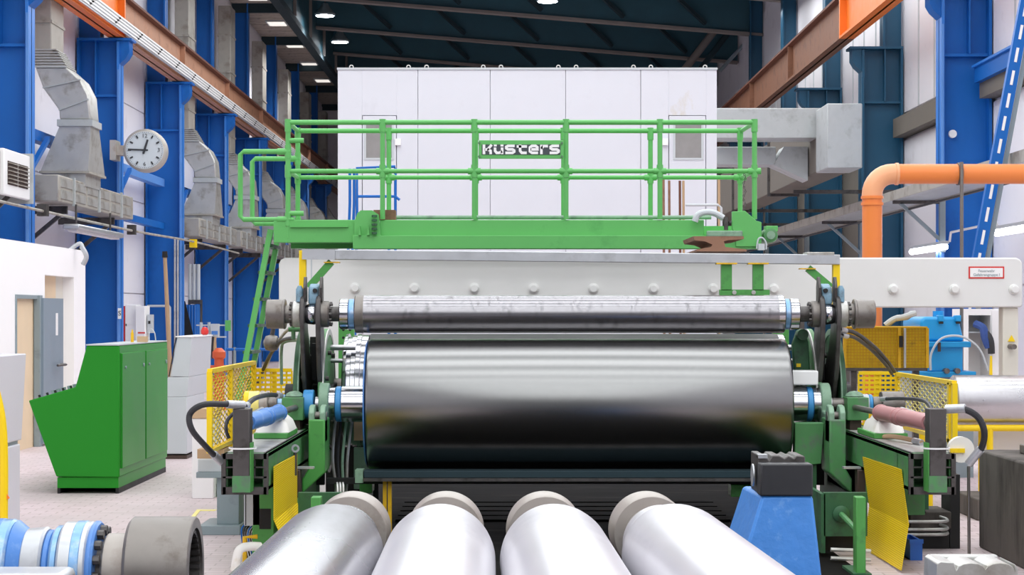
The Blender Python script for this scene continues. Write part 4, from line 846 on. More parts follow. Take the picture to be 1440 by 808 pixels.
t = thing('flat_steel_plate', 'flat grey steel plate lying on the crossbar end beside the yellow post', 'plate', (PX(1154, YV), YV, PZ(357, YV))); box('plate', 'galv', PX(1134, YV), PX(1172, YV), YV - .05, YV + .2, PZ(359.5, YV), PZ(354.5, YV), t, .004)
# ------------------------------------------------------------------ the rolls
YR = 16.0; ZU, ZK = 1.742, 1.02
def xr_(px): return PX(px, YR)
def lathe_part(nm, m, px0, px1, r0, z, par, Y=YR, r1=None, bev=.006, n=48):
    x0, x1 = PX(px0, YR), PX(px1, YR); r1 = r0 if r1 is None else r1
    return B().lathe((x0, Y, z), (1, 0, 0), [(0, r0 - bev), (bev, r0), (x1 - x0 - bev, r1), (x1 - x0, r1 - bev)], n).make(nm, m, par)
t = thing('upper_roll', 'slim grey steel roll lying across above the big black roll', 'roll', (xr_(800), YR, ZU))
lathe_part('roll_body', 'upper_roll_skin', 499.5, 1102, .152, ZU, t, n=64); lathe_part('end_band', 'iron', 499.6, 513, .1525, ZU, t); lathe_part('end_band', 'chrome', 1092, 1102.2, .1527, ZU, t)
for a, b2, r, m, nm in ((491, 499.6, .122, 'bluish_steel', 'blue_band'), (478, 491, .124, 'chrome', 'bearing_ring'), (463, 478, .06, 'dark_steel', 'shaft'), (401, 415.5, .075, 'iron', 'shaft_end'), (375.5, 401.5, .117, 'iron', 'coupling'),
                       (1102, 1109.5, .124, 'bluish_steel', 'blue_band'), (1109.5, 1123, .125, 'chrome', 'bearing_ring'), (1123, 1140, .062, 'dark_steel', 'shaft'), (1188, 1203, .085, 'iron', 'shaft_end'), (1202.5, 1229, .113, 'iron', 'coupling')):
    lathe_part(nm, m, a, b2, r, ZU, t)
for a in (398, 1199.5): lathe_part('coupling_lip', 'iron', a, a + 4, .121, ZU, t)
lathe_part('inner_shaft', 'satin_steel', 415, 464, .055, ZU, t); lathe_part('inner_shaft', 'satin_steel', 1139, 1189, .055, ZU, t)
t = thing('black_roll', 'huge glossy black roll in the middle of the machine', 'roll', (xr_(800), YR, ZK))
x0, x1 = -1.125, 2.225
B().lathe((x0, YR, ZK), (1, 0, 0), [(0, .50), (.012, .518), (.03, .525), (x1 - x0 - .03, .525), (x1 - x0 - .012, .518), (x1 - x0, .50)], 128).make('roll_body', 'black_roll_skin', t)
B().lathe((x0 - .012, YR, ZK), (1, 0, 0), [(0, .498), (.012, .512)], 96).make('end_plate', 'blue_cyl', t)
for a, b2, r, m, nm in ((480.5, 519, .145, 'chrome', 'journal'), (473, 480.5, .143, 'blue_band', 'blue_band'), (459.5, 473, .134, 'chrome', 'journal_ring'), (443, 460, .06, 'satin_steel', 'shaft'), (427.5, 442, .115, 'blue_band', 'blue_ring'), (400, 428, .05, 'iron', 'shaft'), (391, 402, .078, 'bluish_steel', 'end_ring'), (377, 391, .06, 'iron', 'stub_shaft'), (365, 378, .1, 'collar_steel', 'coupling'), (344, 366, .104, 'yellow_pale', 'coupling_cover'),
                       (1112, 1133.5, .143, 'chrome', 'journal'), (1133.5, 1141, .14, 'blue_band', 'blue_band'), (1141, 1156.5, .135, 'chrome', 'journal_ring'), (1156, 1170, .058, 'satin_steel', 'shaft'), (1169, 1207, .05, 'iron', 'shaft'), (1206, 1221, .08, 'light_grey', 'end_ring'), (1221, 1226, .078, 'blue_band', 'blue_ring'), (1226, 1239, .06, 'iron', 'stub_shaft'), (1238, 1270, .102, 'iron', 'coupling')):
    lathe_part(nm, m, a, b2, r, ZK, t)
lathe_part('coupling_edge', 'yellow', 344, 352, .1055, ZK, t)
YK = 17.12; ZR = 1.07
t = thing('rear_roll', 'bright steel roll hidden close behind the black roll', 'roll', (xr_(800), YK, ZR))
x0, x1 = -1.40, 2.36
B().lathe((-1.19, YK, ZR), (1, 0, 0), [(0, .46), (.01, .502), (3.49, .502), (3.5, .46)], 96).make('roll_body', 'roll_rubber', t)
B().lathe((x0, YK, ZR), (1, 0, 0), [(0, .47), (.012, .5), (.035, .505), (.04, .48), (.07, .48), (.075, .492), (.11, .492), (.115, .505), (.15, .505), (.155, .497), (.21, .497)], 96).make('end_ring', 'chrome', t)
B().lathe((2.3, YK, ZR), (1, 0, 0), [(0, .5), (.05, .5), (.06, .47)], 96).make('end_ring', 'chrome', t)
B().cyl((x0 - .35, YK, ZR), (x1 + .35, YK, ZR), .12, n=32).make('shaft', 'iron', t)
# ------------------------------------------------------------------ side frames with lever arms
XC, XD = .495, .53
def side(s, nm, cyl_m):
    U = lambda u: XC + s * u
    V = lambda u: XD + s * u
    k = lambda a, b2: (min(a, b2), max(a, b2))
    t = thing('roll_side_frame', 'green %s side frame carrying the lever arms and roll bearings' % nm, 'machine frame', (V(2.15), 15.8, 0), 'green side frames of the roll stand')
    # lever arms of the upper roll
    def lever(u, w, m):
        pts = [(15.86, 1.745), (15.9, 1.86), (15.98, 1.9), (16.07, 1.87), (16.14, 1.75), (16.3, 1.45), (16.75, 1.15), (16.8, .95), (16.6, .85), (16.2, .95), (15.98, 1.3), (15.9, 1.55)]
        B().prism(pts, 'yz', U(u), U(u + w)).make('lever_arm', m, t, .008)
    lever(2.125, .035, 'dark_steel'); lever(1.995, .04, 'dark_steel')
    for u, w in ((2.155, .075), (1.93, .085)):
        h = B().lathe((U(u), YR, ZU), (s, 0, 0), [(0, .095), (.012, .106), (w - .012, .106), (w, .09)], 40).make('bearing_housing', 'galv' if u > 2 else 'iron', t)
        bl = B()
        for j in range(12):
            q_ = j * math.pi / 6; v = Vector((0, math.cos(q_) * .088, math.sin(q_) * .088)); e_ = U(u) if u < 2 else U(u + w)
            d_ = -s if u < 2 else s
            bl.cyl(Vector((e_, YR, ZU)) + v, Vector((e_ + d_ * .02, YR, ZU)) + v, .012, n=6)
        bl.make('bolt_ring', 'dark_steel', h, kind='stuff')
    B().lathe((U(2.035), YR, ZU), (s, 0, 0), [(0, .075), (.02, .085), (.07, .08), (.09, .07)], 32).make('bearing_sleeve', 'chrome', t)
    for u in (2.115, 1.985):
        pts = [(15.94, 1.84), (15.92, 1.95), (15.97, 2.04), (16.03, 2.04), (16.06, 1.95), (16.06, 1.84)]
        B().prism(pts, 'yz', U(u), U(u + .022)).make('fork_prong', 'dark_steel', t, .004)
    B().prism([(15.96, 1.82), (15.95, 1.9), (15.98, 1.96), (16.1, 1.99), (16.12, 1.82)], 'yz', U(2.02), U(2.1)).make('fork_casting', 'blue_cast', t, .012)
    B().lathe((U(2.045), 15.93, 1.93), (0, 1, 0), [(0, .018), (.06, .018)], 12).make('eye_bolt', 'dark', t)
    B().lathe((U(2.17), 15.97, 1.84), (0, 0, 1), [(0, .03), (.1, .03), (.13, .015)], 12).make('grease_nipple', 'blue_cast', t)
    # big discs
    for u, m in ((2.19, 'deep_green'), (1.99, 'old_green')):
        q_ = B().lathe((U(u), 16.62, 1.02), (s, 0, 0), [(0, .575), (.008, .6), (.037, .6), (.045, .575)], 72).make('disc', m, t)
        B().ring((U(u) - s * .004, 16.62, 1.02), (s, 0, 0), .55, .598, .012, 64).make('disc_rim', 'galv' if u < 2.1 else 'pale_green', q_)
        for j in range(8):
            a_ = j * math.pi / 4 + .3; v = Vector((0, math.cos(a_) * .42, math.sin(a_) * .42)); B().cyl(Vector((U(u), 16.62, 1.02)) + v - Vector((s * .03, 0, 0)), Vector((U(u), 16.62, 1.02)) + v, .02, n=8).make('disc_bolt', 'dark_steel', q_)
    B().cyl((U(1.95), 16.62, 1.02), (U(2.35), 16.62, 1.02), .14, n=28).make('pivot_shaft', 'dark', t)
    box('gap_shade_web', 'dark', U(2.05), U(2.17), 16.8, 16.9, .3, 1.55, t); box('gap_shade_plate', 'black', U(2.055), U(2.12), 16.45, 16.6, 1.2, 1.5, t)  # dark plates added to put shade into the gap between the discs
    # inner bearing plate with punched holes
    pl = box('bearing_plate', 'machine_green', U(1.88), U(2.02), 17.85, 17.95, .15, 1.74, t, .006)
    hl = B()
    for j in range(5):
        for i in range(2): hl.cyl((U(1.915 + .06 * i), 17.848, 1.32 + .07 * j), (U(1.915 + .06 * i), 17.852, 1.32 + .07 * j), .012, n=10)
    hl.make('hole_row', 'black', pl)
    for zz, r in ((1.46, .024), (1.35, .018)): B().cyl((U(1.78), 16.75, zz), (U(2.0), 16.75, zz), r, n=12).make('tie_rod', 'satin_steel', t)
    # swing arm that holds the black roll
    fr = [(V(1.945), .93), (V(2.072), .93), (V(2.072), .55), (V(2.12), .47), (V(2.12), .36), (V(1.945), .52)]
    a0 = B().prism(fr, 'xz', 15.35, 15.75).make('swing_arm', 'old_green' if s > 0 else 'machine_green', t, .012)
    for u in (1.945, 2.03):
        B().prism([(15.36, .75), (15.36, .98), (15.41, 1.03), (15.5, 1.04), (15.56, .98), (15.56, .75)], 'yz', V(u), V(u + .042)).make('clevis_ear', 'pale_green', a0, .008)
    box('clevis_slot', 'black', V(1.987), V(2.03), 15.4, 15.6, .75, .93, a0)
    hk = []
    for j in range(17):
        a_ = math.pi * (1.15 - 1.3 * j / 16); hk.append((YR + math.cos(a_) * -.15 * -1, ZK + .02 + math.sin(a_) * .15))
    B().prism(hk + [(15.95, .78), (15.6, .8), (15.52, .95)], 'yz', V(1.965), V(2.045)).make('bearing_hook', 'pale_green', t, .01)
    B().cyl((V(1.94), 15.47, .95), (V(2.08), 15.47, .95), .035, n=16).make('clevis_pin', 'iron', a0)
    box('side_shield', 'brown_dark', V(2.1), V(2.19), 15.0, 15.12, .36, .57, t, .008); box('shield_bracket', 'galv_light', V(2.0), V(2.16), 15.02, 15.1, .575, .59, t)
    # pillow block at the outer bearing
    pb = box('pillow_block', 'old_green', V(2.16), V(2.33), 15.8, 16.15, .9, 1.08, t, .005)
    B().lathe((V(2.245), 15.97, 1.085), (0, 0, 1), [(0, .075), (.02, .065), (.035, .04), (.042, .005)], 20).make('bearing_cap', 'pale_green', pb)
    box('block_foot', 'brown_dark', V(2.19), V(2.28), 15.85, 16.1, .79, .9, pb)
    # box girder towards the camera
    u0, u1, z0, z1, y0, y1 = 2.13, 2.42, .57, .82, 13.2, 16.6
    gm = B().box(V(u0), V(u0 + .03), y0, y1, z0, z1).box(V(u1 - .03), V(u1), y0, y1, z0, z1).box(V(u0), V(u1), y0, y1, z0, z0 + .03).box(V(u0), V(u1), y0, y1, z1 - .03, z1).box(V(u0), V(u1), y0 + .4, y0 + .43, z0, z1)
    gd = gm.make('box_girder', 'old_green', t, .004)
    box('girder_top_plate', 'galv', V(u0 + .02), V(u1 - .02), y0 + .05, 15.7, z1, z1 + .008, gd)
    fm = B().box(V(u0 - .01), V(u0 + .02), y0 - .03, y0, z0 - .02, z1).box(V(u1 - .02), V(u1 + .01), y0 - .03, y0, z0 - .02, z1).box(V(u0), V(u1), y0 - .03, y0, z0 - .02, z0 + .03).box(V(u0), V(u1), y0 - .03, y0, z1 - .035, z1).box(V(u0), V(u1), y0 - .03, y0, z0 + .088, z0 + .1).box(V(u0), V(u1), y0 - .02, y0, z0 + .155, z0 + .165)
    for f_ in (.28, .72): fm.box(V(u0 + (u1 - u0) * f_ - .006), V(u0 + (u1 - u0) * f_ + .006), y0 - .02, y0, z0 + .1, z1 - .04)
    fm.make('girder_end_frame', 'dark_steel', gd)
    tr = box('tray', 'machine_green', V(2.15), V(2.4), 14.6, 15.3, z1 + .01, z1 + .05, gd, .006)
    # upright at the girder end
    ut = 2.275
    up = B().box(V(ut - .055), V(ut + .055), y0 - .2, y0 - .05, PZ(690, 13.05), PZ(574, 13.05)).make('upright', 'dark_steel', t, .006)
    box('upright_foot', 'old_green', V(ut - .06), V(ut + .058), y0 - .205, y0 - .045, PZ(691, 13.05), PZ(668, 13.05), up); box('upright_edge', 'machine_green', V(ut - .062), V(ut - .055), y0 - .19, y0 - .04, .58, .9, up)
    B().ring((V(ut), y0 - .125, .86), (0, 0, 1), .085, .093, .01, 20).make('cable_tie', 'white_plain', up)
    # stand below
    box('stand_post', 'machine_green', V(1.775), V(1.84), 13.2, 13.32, .02, .53, t, .006)
    if s < 0:
        box('girder_pedestal', 'machine_green', V(2.15), V(2.3), 13.75, 16.8, .04, z0, t, .006); box('pedestal_opening', 'black', V(2.17), V(2.25), 13.745, 13.76, .26, .4, t)
    else:
        box('girder_saddle', 'old_green', V(2.16), V(2.4), 14.0, 16.8, .33, z0, t, .006)
    box('stand_plate', 'deep_green', V(1.72), V(2.03), 14.2, 14.26, .16, .47, t); box('stand_flange', 'deep_green', V(1.70), V(1.73), 14.2, 17.2, .04, .46 if s > 0 else .25, t)
    box('stand_plate', 'deep_green', V(2.16), V(2.2), 15.3, 17.2, .05, .57, t)
    box('stand_base', 'deep_green', V(1.70), V(2.42), 15.2, 17.4, 0, .05, t); box('post_foot', 'deep_green', V(1.75), V(1.87), 13.15, 13.6, 0, .03, t)
    if s < 0: box('pedestal_foot', 'deep_green', V(2.13), V(2.32), 13.7, 16.9, 0, .04, t)
    box('dark_pocket', 'black', V(1.73), V(1.98), 14.4, 14.42, .03, .3, t)
    B().tube([(V(1.84), 13.4, .26), (V(1.84), 13.9, .3), (V(1.84), 14.2, .32)], .02, 8).make('pipe', 'old_green', t)
    B().lathe((V(1.84), 14.195, .32), (0, -1, 0), [(0, .06), (.02, .06), (.03, .04)], 18).make('flange_cap', 'deep_green', t)
    for j, zz in enumerate((.1, .16)): B().tube([(V(1.72), 13.9, zz - .06), (V(2.0), 13.9, zz - .07)], .014, 8).make('floor_pipe', 'galv', t)
    # hydraulic cylinder
    zc0, zc1 = PZ(594, 13.2), 1.0
    A_, Z_ = Vector((V(2.26), 13.2, zc0)), Vector((V(2.22), 15.85, zc1)); D_ = (Z_ - A_).normalized()
    h = thing('hydraulic_cylinder', '%s hydraulic cylinder lying above the green girder on the %s side' % ('pale blue' if s < 0 else 'dusty pink', nm), 'cylinder', A_, 'hydraulic cylinders of the roll stand')
    L_ = (Z_ - A_).length
    B().lathe(A_, D_, [(0, .054), (.03, .058), (.62 * L_ - .06, .058), (.62 * L_, .056)], 32).make('barrel', cyl_m, h)
    for q_ in (.3, .36, .59): B().lathe(A_ + D_ * L_ * q_, D_, [(0, .06), (.01, .064), (.03, .064), (.04, .06)], 32).make('barrel_ring', cyl_m, h)
    B().cyl(A_ + D_ * L_ * .62, Z_, .024, n=16).make('piston_rod', 'iron', h); B().cyl(A_ - D_ * .06, A_, .04, n=16).make('end_clevis', 'iron', h)
    B().cyl(A_ + D_ * .5 + Vector((s * .07, 0, .02)), A_ + D_ * 1.2 + Vector((s * .07, 0, .04)), .02, n=10).make('side_valve', 'galv_light', h)
    return t
side(-1, 'desk', 'blue_cyl'); side(1, 'gearbox', 'pink_cyl')
# dark tie beam under the black roll with yellow legs
t = thing('roll_tie_beam', 'dark green tie beam below the black roll', 'beam', (.5, 15.6, .4))
box('beam', 'dark_roof', PX(512, 15.6), PX(1080, 15.6), 15.55, 15.75, PZ(671, 15.6), PZ(661, 15.6), t, .006); box('lower_lip', 'dark_steel', PX(512, 15.6), PX(1080, 15.6), 15.5, 15.78, PZ(675, 15.6), PZ(671, 15.6), t)
box('end_block', 'pale_green', PX(500, 15.6), PX(511, 15.6), 15.55, 15.75, PZ(678, 15.6), PZ(660, 15.6), t)
box('cross_pipe_left', 'dark', PX(455, 15.6), PX(1140, 15.6), 15.85, 15.95, PZ(684, 15.6), PZ(676, 15.6), t)
for px in (541, 548): box('leg', 'yellow_old', PX(px - 2.6, 15.6), PX(px + 2.6, 15.6), 15.6, 15.66, 0, PZ(674, 15.6), t)
for px in (1090,): box('leg', 'dark', PX(px, 15.6), PX(px + 6, 15.6), 15.6, 15.7, 0, PZ(672, 15.6), t)
box('green_bracket', 'machine_green', PX(506, 15.9), PX(524, 15.9), 15.85, 16.1, PZ(692, 15.9), PZ(678, 15.9), t, .005); box('green_bracket', 'machine_green', PX(1030, 15.7), PX(1060, 15.7), 15.8, 16.0, PZ(700, 15.7), PZ(683, 15.7), t, .005)
for j in range(5): box('scraper_board', 'plate_black', PX(560, 17), PX(1020, 17), 16.6 + .35 * j, 16.9 + .35 * j, .012, .03 + .004 * j, t)
# inner fittings beside the black roll
t = thing('worn_green_guard_box', 'worn green guard box below the black roll journal on the gearbox side', 'guard', (2.36, 15.7, 0))
B().prism([(2.245, .89), (2.475, .89), (2.45, .57), (2.245, .55)], 'xz', 15.6, 15.74).make('cover', 'old_green', t, .006); box('mount_leg', 'deep_green', 2.36, 2.42, 15.64, 15.7, 0, .58, t)
t = thing('white_guard_cover', 'white guard cover beside the black roll end', 'guard', (2.37, 16, 1.17)); box('cover', 'white_plain', 2.26, 2.475, 15.9, 16.15, 1.175, 1.29, t, .01)
t = thing('dark_green_actuator', 'dark green actuator casting above the black roll end', 'actuator', (PX(1126, 16.7), 16.7, 1.2))
B().prism([(PX(1116, 16.3), PZ(522, 16.3)), (PX(1138, 16.3), PZ(522, 16.3)), (PX(1136, 16.3), PZ(480, 16.3)), (PX(1130, 16.3), PZ(464, 16.3)), (PX(1120, 16.3), PZ(464, 16.3)), (PX(1113, 16.3), PZ(484, 16.3))], 'xz', 16.25, 16.33).make('casting', 'deep_green', t, .01); B().cyl((PX(1128, 16.2), 16.25, PZ(470, 16.2)), (PX(1128, 16.2), 16.15, PZ(470, 16.2)), .045, n=20).make('end_cap', 'deep_green', t)
box('yellow_plate', 'yellow', PX(1121, 16.2), PX(1127, 16.2), 16.235, 16.25, PZ(516, 16.2), PZ(511, 16.2), t)
t = thing('green_inner_panels', 'pale green panels and cables under the roll journal on the desk side', 'panel', (PX(500, 17.4), 17.5, .3))
box('panel', 'pale_green', PX(498, 16.45), PX(519, 16.45), 16.42, 16.48, .3, .64, t); box('wood_block', 'wood', PX(498, 16.45), PX(519, 16.45), 16.42, 16.48, .7, .86, t); box('dark_panel', 'black', PX(455, 17.4), PX(530, 17.4), 17.6, 17.7, 0, .9, t)
for j in range(4): B().tube([(PX(470 + 8 * j, 16), 16.2, .95), (PX(468 + 7 * j, 16), 16.0, .6), (PX(473 + 5 * j, 16), 15.95, .35), (PX(470 + 4 * j, 16), 16.0, .1)], .012, 6).make('cable', ('galv', 'rubber', 'pale_green', 'galv')[j], t)
lp = B()
for j in range(3): lp.ring((PX(473 + 4 * j, 15.4), 15.4, .36), (1, .15, 0), .07, .085, .012, 24)
lp.make('hose_loop', 'galv', t)
# ------------------------------------------------------------------ hoses
def hose(lab, pts, r=.016, fit0=True, fit1=True, m='rubber', yel=False):
    P_ = [at(a, b2, Y) for a, b2, Y in pts]
    t = thing('hydraulic_hose', lab, 'hose', P_[0]); B().tube(P_, r, 10, 8).make('hose', m, t)
    for f_, i, j in ((fit0, 0, 1), (fit1, -1, -2)):
        if f_:
            d_ = (P_[j] - P_[i]).normalized(); B().cyl(P_[i], P_[i] + d_ * .13, r * 1.35, n=12).make('hose_fitting', 'galv_light', t)
            if yel and i == -1: B().cyl(P_[i] - d_ * .06, P_[i], r * .9, n=10).make('yellow_cap', 'yellow', t)
    return t
hose('thick black hydraulic hose looping out from the top of the desk side upright', [(343, 569, 13.05), (315, 568, 12.95), (285, 569, 12.9), (267, 582, 12.9), (270, 604, 12.9), (290, 628, 13.0), (312, 650, 13.2)], .02, yel=True)
hose('short black hose between the blue cylinder and the pale blue ring', [(345, 572, 13.6), (358, 560, 14.2), (378, 555, 15.2), (395, 556, 15.6)], .018)
hose('thin black hose curling around the desk side upright', [(322, 616, 13.1), (318, 604, 13.1), (320, 590, 13.15), (333, 577, 13.2)], .012, False, False)
hose('thick black hydraulic hose arching from the gearbox side upright to the girder', [(1330, 575, 13.05), (1352, 574, 13), (1374, 585, 13), (1384, 606, 13), (1380, 630, 13.05), (1362, 652, 13.1)], .022)
hose('thin black hose arching over the dusty pink cylinder', [(1240, 561, 15.5), (1268, 560, 15), (1298, 563, 14.6), (1310, 575, 14.2), (1311, 592, 14)], .014)
hose('upper of two black hoses running from the lever arm down to the yellow mesh', [(1181, 463, 16), (1203, 468, 16.3), (1230, 488, 16.8), (1248, 508, 17.2), (1258, 522, 17.6)], .017, True, False)
hose('lower of two black hoses running from the lever arm down to the yellow mesh', [(1184, 471, 16), (1203, 475, 16.3), (1226, 492, 16.8), (1246, 513, 17.2), (1254, 525, 17.6)], .015, True, False)
hose('black hose slanting from the upper bearing down behind the yellow panel', [(424, 474, 16.4), (398, 478, 16.9), (383, 494, 17.4), (372, 515, 17.9), (362, 540, 18.2)], .016, True, False)
hose('second grey hose slanting down behind the yellow panel', [(416, 455, 16.4), (400, 468, 16.9), (385, 490, 17.4), (374, 515, 18), (366, 545, 18.3)], .014, False, False, 'galv')
hose('brown hose lying along the girder below the pink cylinder', [(1232, 616, 14.8), (1250, 613, 14.5), (1272, 616, 14.2), (1296, 622, 13.9)], .017, True, True, 'wood')
hose('pale conduit loop beside the white beam leg', [(419, 478, 16.9), (402, 480, 17.2), (396, 490, 17.5), (396, 540, 17.6)], .014, False, False, 'pale_green')
t = thing('steel_ball_valve', 'round steel valve body hanging under the upper roll coupling', 'valve', at(382, 482, 17.2)); c = at(382, 482, 17.2)
B().lathe(c - Vector((.07, 0, 0)), (1, 0, 0), [(0, .02), (.02, .06), (.07, .075), (.12, .06), (.14, .02)], 24).make('body', 'iron', t); B().cyl(c + Vector((.0, 0, .05)), c + Vector((.03, 0, .22)), .02, n=10).make('stem', 'dark_steel', t)
t = thing('small_green_valve', 'small green valve on the top of the desk side disc', 'valve', at(416, 463, 16.3)); c = at(416, 463, 16.3)
B().cyl(c + Vector((-.06, 0, 0)), c + Vector((.07, 0, 0)), .02, n=10).cyl(c + Vector((-.02, 0, -.08)), c + Vector((-.02, 0, .04)), .018, n=10).make('body', 'old_green', t)
# ------------------------------------------------------------------ yellow guards
def guard_panel(lab, xp, y0, y1, z0, z1, mid, m='yellow', pitch=.05):
    t = thing('mesh_guard', lab, 'guard', (xp, (y0 + y1) / 2, 0))
    me_ = B(); lattice(me_, (xp, y0, z0), (0, y1 - y0, 0), (0, 0, z1 - z0), pitch, .011, True, 4.); me_.make('mesh', m, t, kind='stuff', smooth=0)
    for y in (y0, mid, y1): box('frame_post', 'yellow', xp - .02, xp + .02, y - .03, y + .03, 0 if y == mid else z0 - .03, z1, t)
    box('frame_rail', 'yellow', xp - .02, xp + .02, y0, y1, z1 - .015, z1 + .02, t); box('frame_rail', 'yellow', xp - .02, xp + .02, y0, y1, z0 - .03, z0, t)
    return t
xl = PX(357, 17.9)
guard_panel('yellow diamond mesh guard panel standing beside the blue cylinder', xl, xl * F / (295 - VX), 17.9, PZ(632, 15.2), PZ(510, 17.9), 16.4)
xg = PX(1262, 17.9)
guard_panel('yellow diamond mesh guard panel standing beside the dull silver roll', xg, xg * F / (1342 - VX), 17.9, PZ(618, 15.6), PZ(526, 17.9), 15.75, 'yellow_pale')  # paler mesh: light from behind put into the colour
def perf(lab, xa, xb, z0, z1, Y, m, legs):
    t = thing('perforated_guard', lab, 'guard', ((xa + xb) / 2, Y, 0))
    p_ = B(); n = int((xb - xa) / .045); r = int((z1 - z0) / .04)
    for i in range(n + 1): p_.box(xa + i * (xb - xa) / n - .008, xa + i * (xb - xa) / n + .008, Y, Y + .006, z0, z1)
    for j in range(r + 1): p_.box(xa, xb, Y + .001, Y + .007, z0 + j * (z1 - z0) / r - .012, z0 + j * (z1 - z0) / r + .012)
    p_.make('perforated_sheet', m, t, smooth=0); box('frame_rail', m, xa, xb, Y - .01, Y + .02, z1 - .01, z1 + .02, t)
    for xx in legs: box('leg', m, xx - .02, xx + .02, Y + .01, Y + .05, 0, z1, t)
    return t
perf('yellow perforated guard sheet between the mesh panel and the desk side disc', PX(358, 17.95), PX(410, 17.95), .85, PZ(521, 17.95), 17.97, 'yellow', (PX(385, 17.95),))
perf('yellow perforated guard sheet behind the pink cylinder rod', PX(1208, 17.95), PX(1261, 17.95), .75, PZ(525, 17.95), 17.97, 'yellow', (PX(1235, 17.95),))
def sheet(lab, s, prof, y0, y1, dz=.02):
    t = thing('ribbed_guard_sheet', lab, 'guard', (XD + s * prof[0][0], (y0 + y1) / 2, .1))
    P_ = B(); th = .006
    for (u0, z0), (u1, z1) in zip(prof[:-1], prof[1:]):
        P_.loft([(XD + s * u0, y0, z0), (XD + s * (u0 + th), y0, z0), (XD + s * (u0 + th), y1, z0 - dz), (XD + s * u0, y1, z0 - dz)], [(XD + s * u1, y0, z1), (XD + s * (u1 + th), y0, z1), (XD + s * (u1 + th), y1, z1 - dz), (XD + s * u1, y1, z1 - dz)])
    P_.make('sheet', 'yellow_ribbed', t, smooth=0); return t
sheet('yellow ribbed guard sheet hanging on the desk side girder', -1, [(2.105, .72), (2.105, .36), (2.06, .26)], 13.4, 14.85)
sheet('yellow ribbed guard sheet hanging on the gearbox side girder', 1, [(2.11, .7), (2.16, .33), (2.11, .02)], 13.4, 14.85)
t = thing('lifting_eye', 'steel ring eye on the desk side girder above the yellow sheet', 'eye', at(415, 630, 14.7)); c = at(415, 630, 14.7)
B().ring(c, (.25, -1, 0), .016, .03, .02, 24).make('ring', 'galv_light', t); B().cyl(c + Vector((0, 0, -.2)), c + Vector((0, 0, -.03)), .014, n=8).make('shank', 'dark_steel', t)
# sacks on the girders
def sack(nm, lab, m, x0, x1, y0, y1, z0, h):
    t = thing(nm, lab, 'sack', ((x0 + x1) / 2, (y0 + y1) / 2, z0)); b = B(); n = 10
    V_ = []; rnd = random.Random(3)
    for i in range(n):
        for j in range(n):
            e_ = min(i, j, n - 1 - i, n - 1 - j); dx = (x1 - x0) * .03 * (2 - min(e_, 2)) * (1 if i < n / 2 else -1) if e_ else 0
            V_.append((x0 + (x1 - x0) * (i / (n - 1) if e_ else i / (n - 1)) - dx * .6, y0 + (y1 - y0) * j / (n - 1) + rnd.uniform(-.01, .01), z0 + (0, h * .62, h * .9, h, h)[e_] * rnd.uniform(.78, 1.15)))
    b._add(V_, [(i * n + j, (i + 1) * n + j, (i + 1) * n + j + 1, i * n + j + 1) for i in range(n - 1) for j in range(n - 1)]); return b.make('body', m, t, smooth=60)
sack('paper_sack', 'crumpled cream paper sack in the green tray beside the blue cylinder', 'white_plastic', XD - 2.4, XD - 2.15, 14.65, 15.25, .87, .13)
sack('plastic_canister', 'crumpled cream plastic bag on the girder below the pink cylinder', 'white_plastic', XD + 2.17, XD + 2.39, 14.6, 15.25, .87, .11)
# pedestal, crates and small boxes on the desk side
Y0 = 15.8
t = thing('grey_pedestal', 'grey steel pedestal with a white top block behind the desk side girder', 'pedestal', (PX(312, Y0), Y0, 0))
box('base_plate', 'grey_paint', PX(282, Y0), PX(340, Y0), Y0 - .1, Y0 + .5, 0, PZ(737, Y0), t, .004); box('column', 'grey_paint', PX(305, Y0), PX(336, Y0), Y0, Y0 + .35, PZ(737, Y0), PZ(671, Y0), t, .004); box('top_plate', 'grey_paint', PX(277, Y0), PX(345, Y0), Y0 - .05, Y0 + .5, PZ(671, Y0), PZ(663, Y0), t, .004); box('top_block', 'light_grey', PX(279, Y0), PX(345, Y0), Y0 - .03, Y0 + .45, PZ(663, Y0), PZ(645, Y0), t, .006)
box('timber_board', 'wood', PX(276, Y0), PX(314, Y0), Y0 + .05, Y0 + .4, PZ(645, Y0), PZ(632, Y0), label='short timber board lying on the grey pedestal', cat='board')
Y0 = 18.8
t = thing('stacked_carton', 'white carton with a cardboard top standing behind the yellow mesh panel', 'carton', (PX(288, Y0), Y0 + .3, 0)); box('carton', 'white_plain', PX(270, Y0), PX(300, Y0), Y0, Y0 + .5, 0, PZ(588, Y0), t, .006); box('lid', 'cardboard', PX(269, Y0), PX(301, Y0), Y0 - .01, Y0 + .51, PZ(588, Y0), PZ(574, Y0), t, .006)
for k, (a, b2) in enumerate(((320, 345), (310, 332))): box('cardboard_box', 'cardboard', PX(a, 20), PX(b2, 20), 20 + .6 * k, 20.5 + .6 * k, 0, (PZ(575, 20), PZ(520, 20))[k], bevel=.006, label=('low cardboard box on the floor behind the yellow mesh panel', 'taller cardboard box behind the low one and the yellow mesh')[k], cat='box')
Y0 = 13.75
t = thing('junction_box', 'white steel junction box mounted beside the green stand with wires below', 'box', (PX(353, Y0), Y0, .1))
box('case', 'light_grey', PX(343, Y0), PX(366, Y0), Y0, Y0 + .2, PZ(739, Y0), PZ(688, Y0), t, .006); box('lid_seam', 'dark', PX(345, Y0), PX(346, Y0), Y0 - .003, Y0, PZ(738, Y0), PZ(690, Y0), t)
for j in range(6): B().tube([(PX(343 + 4 * j, Y0), Y0 + .05, PZ(738, Y0)), (PX(339 + 3 * j, Y0), Y0 + .02, PZ(748 + j, Y0)), (PX(343 + 4 * j, Y0), Y0 + .05, .04)], .006, 6).make('wire', ('blue', 'rubber', 'black')[j % 3], t)
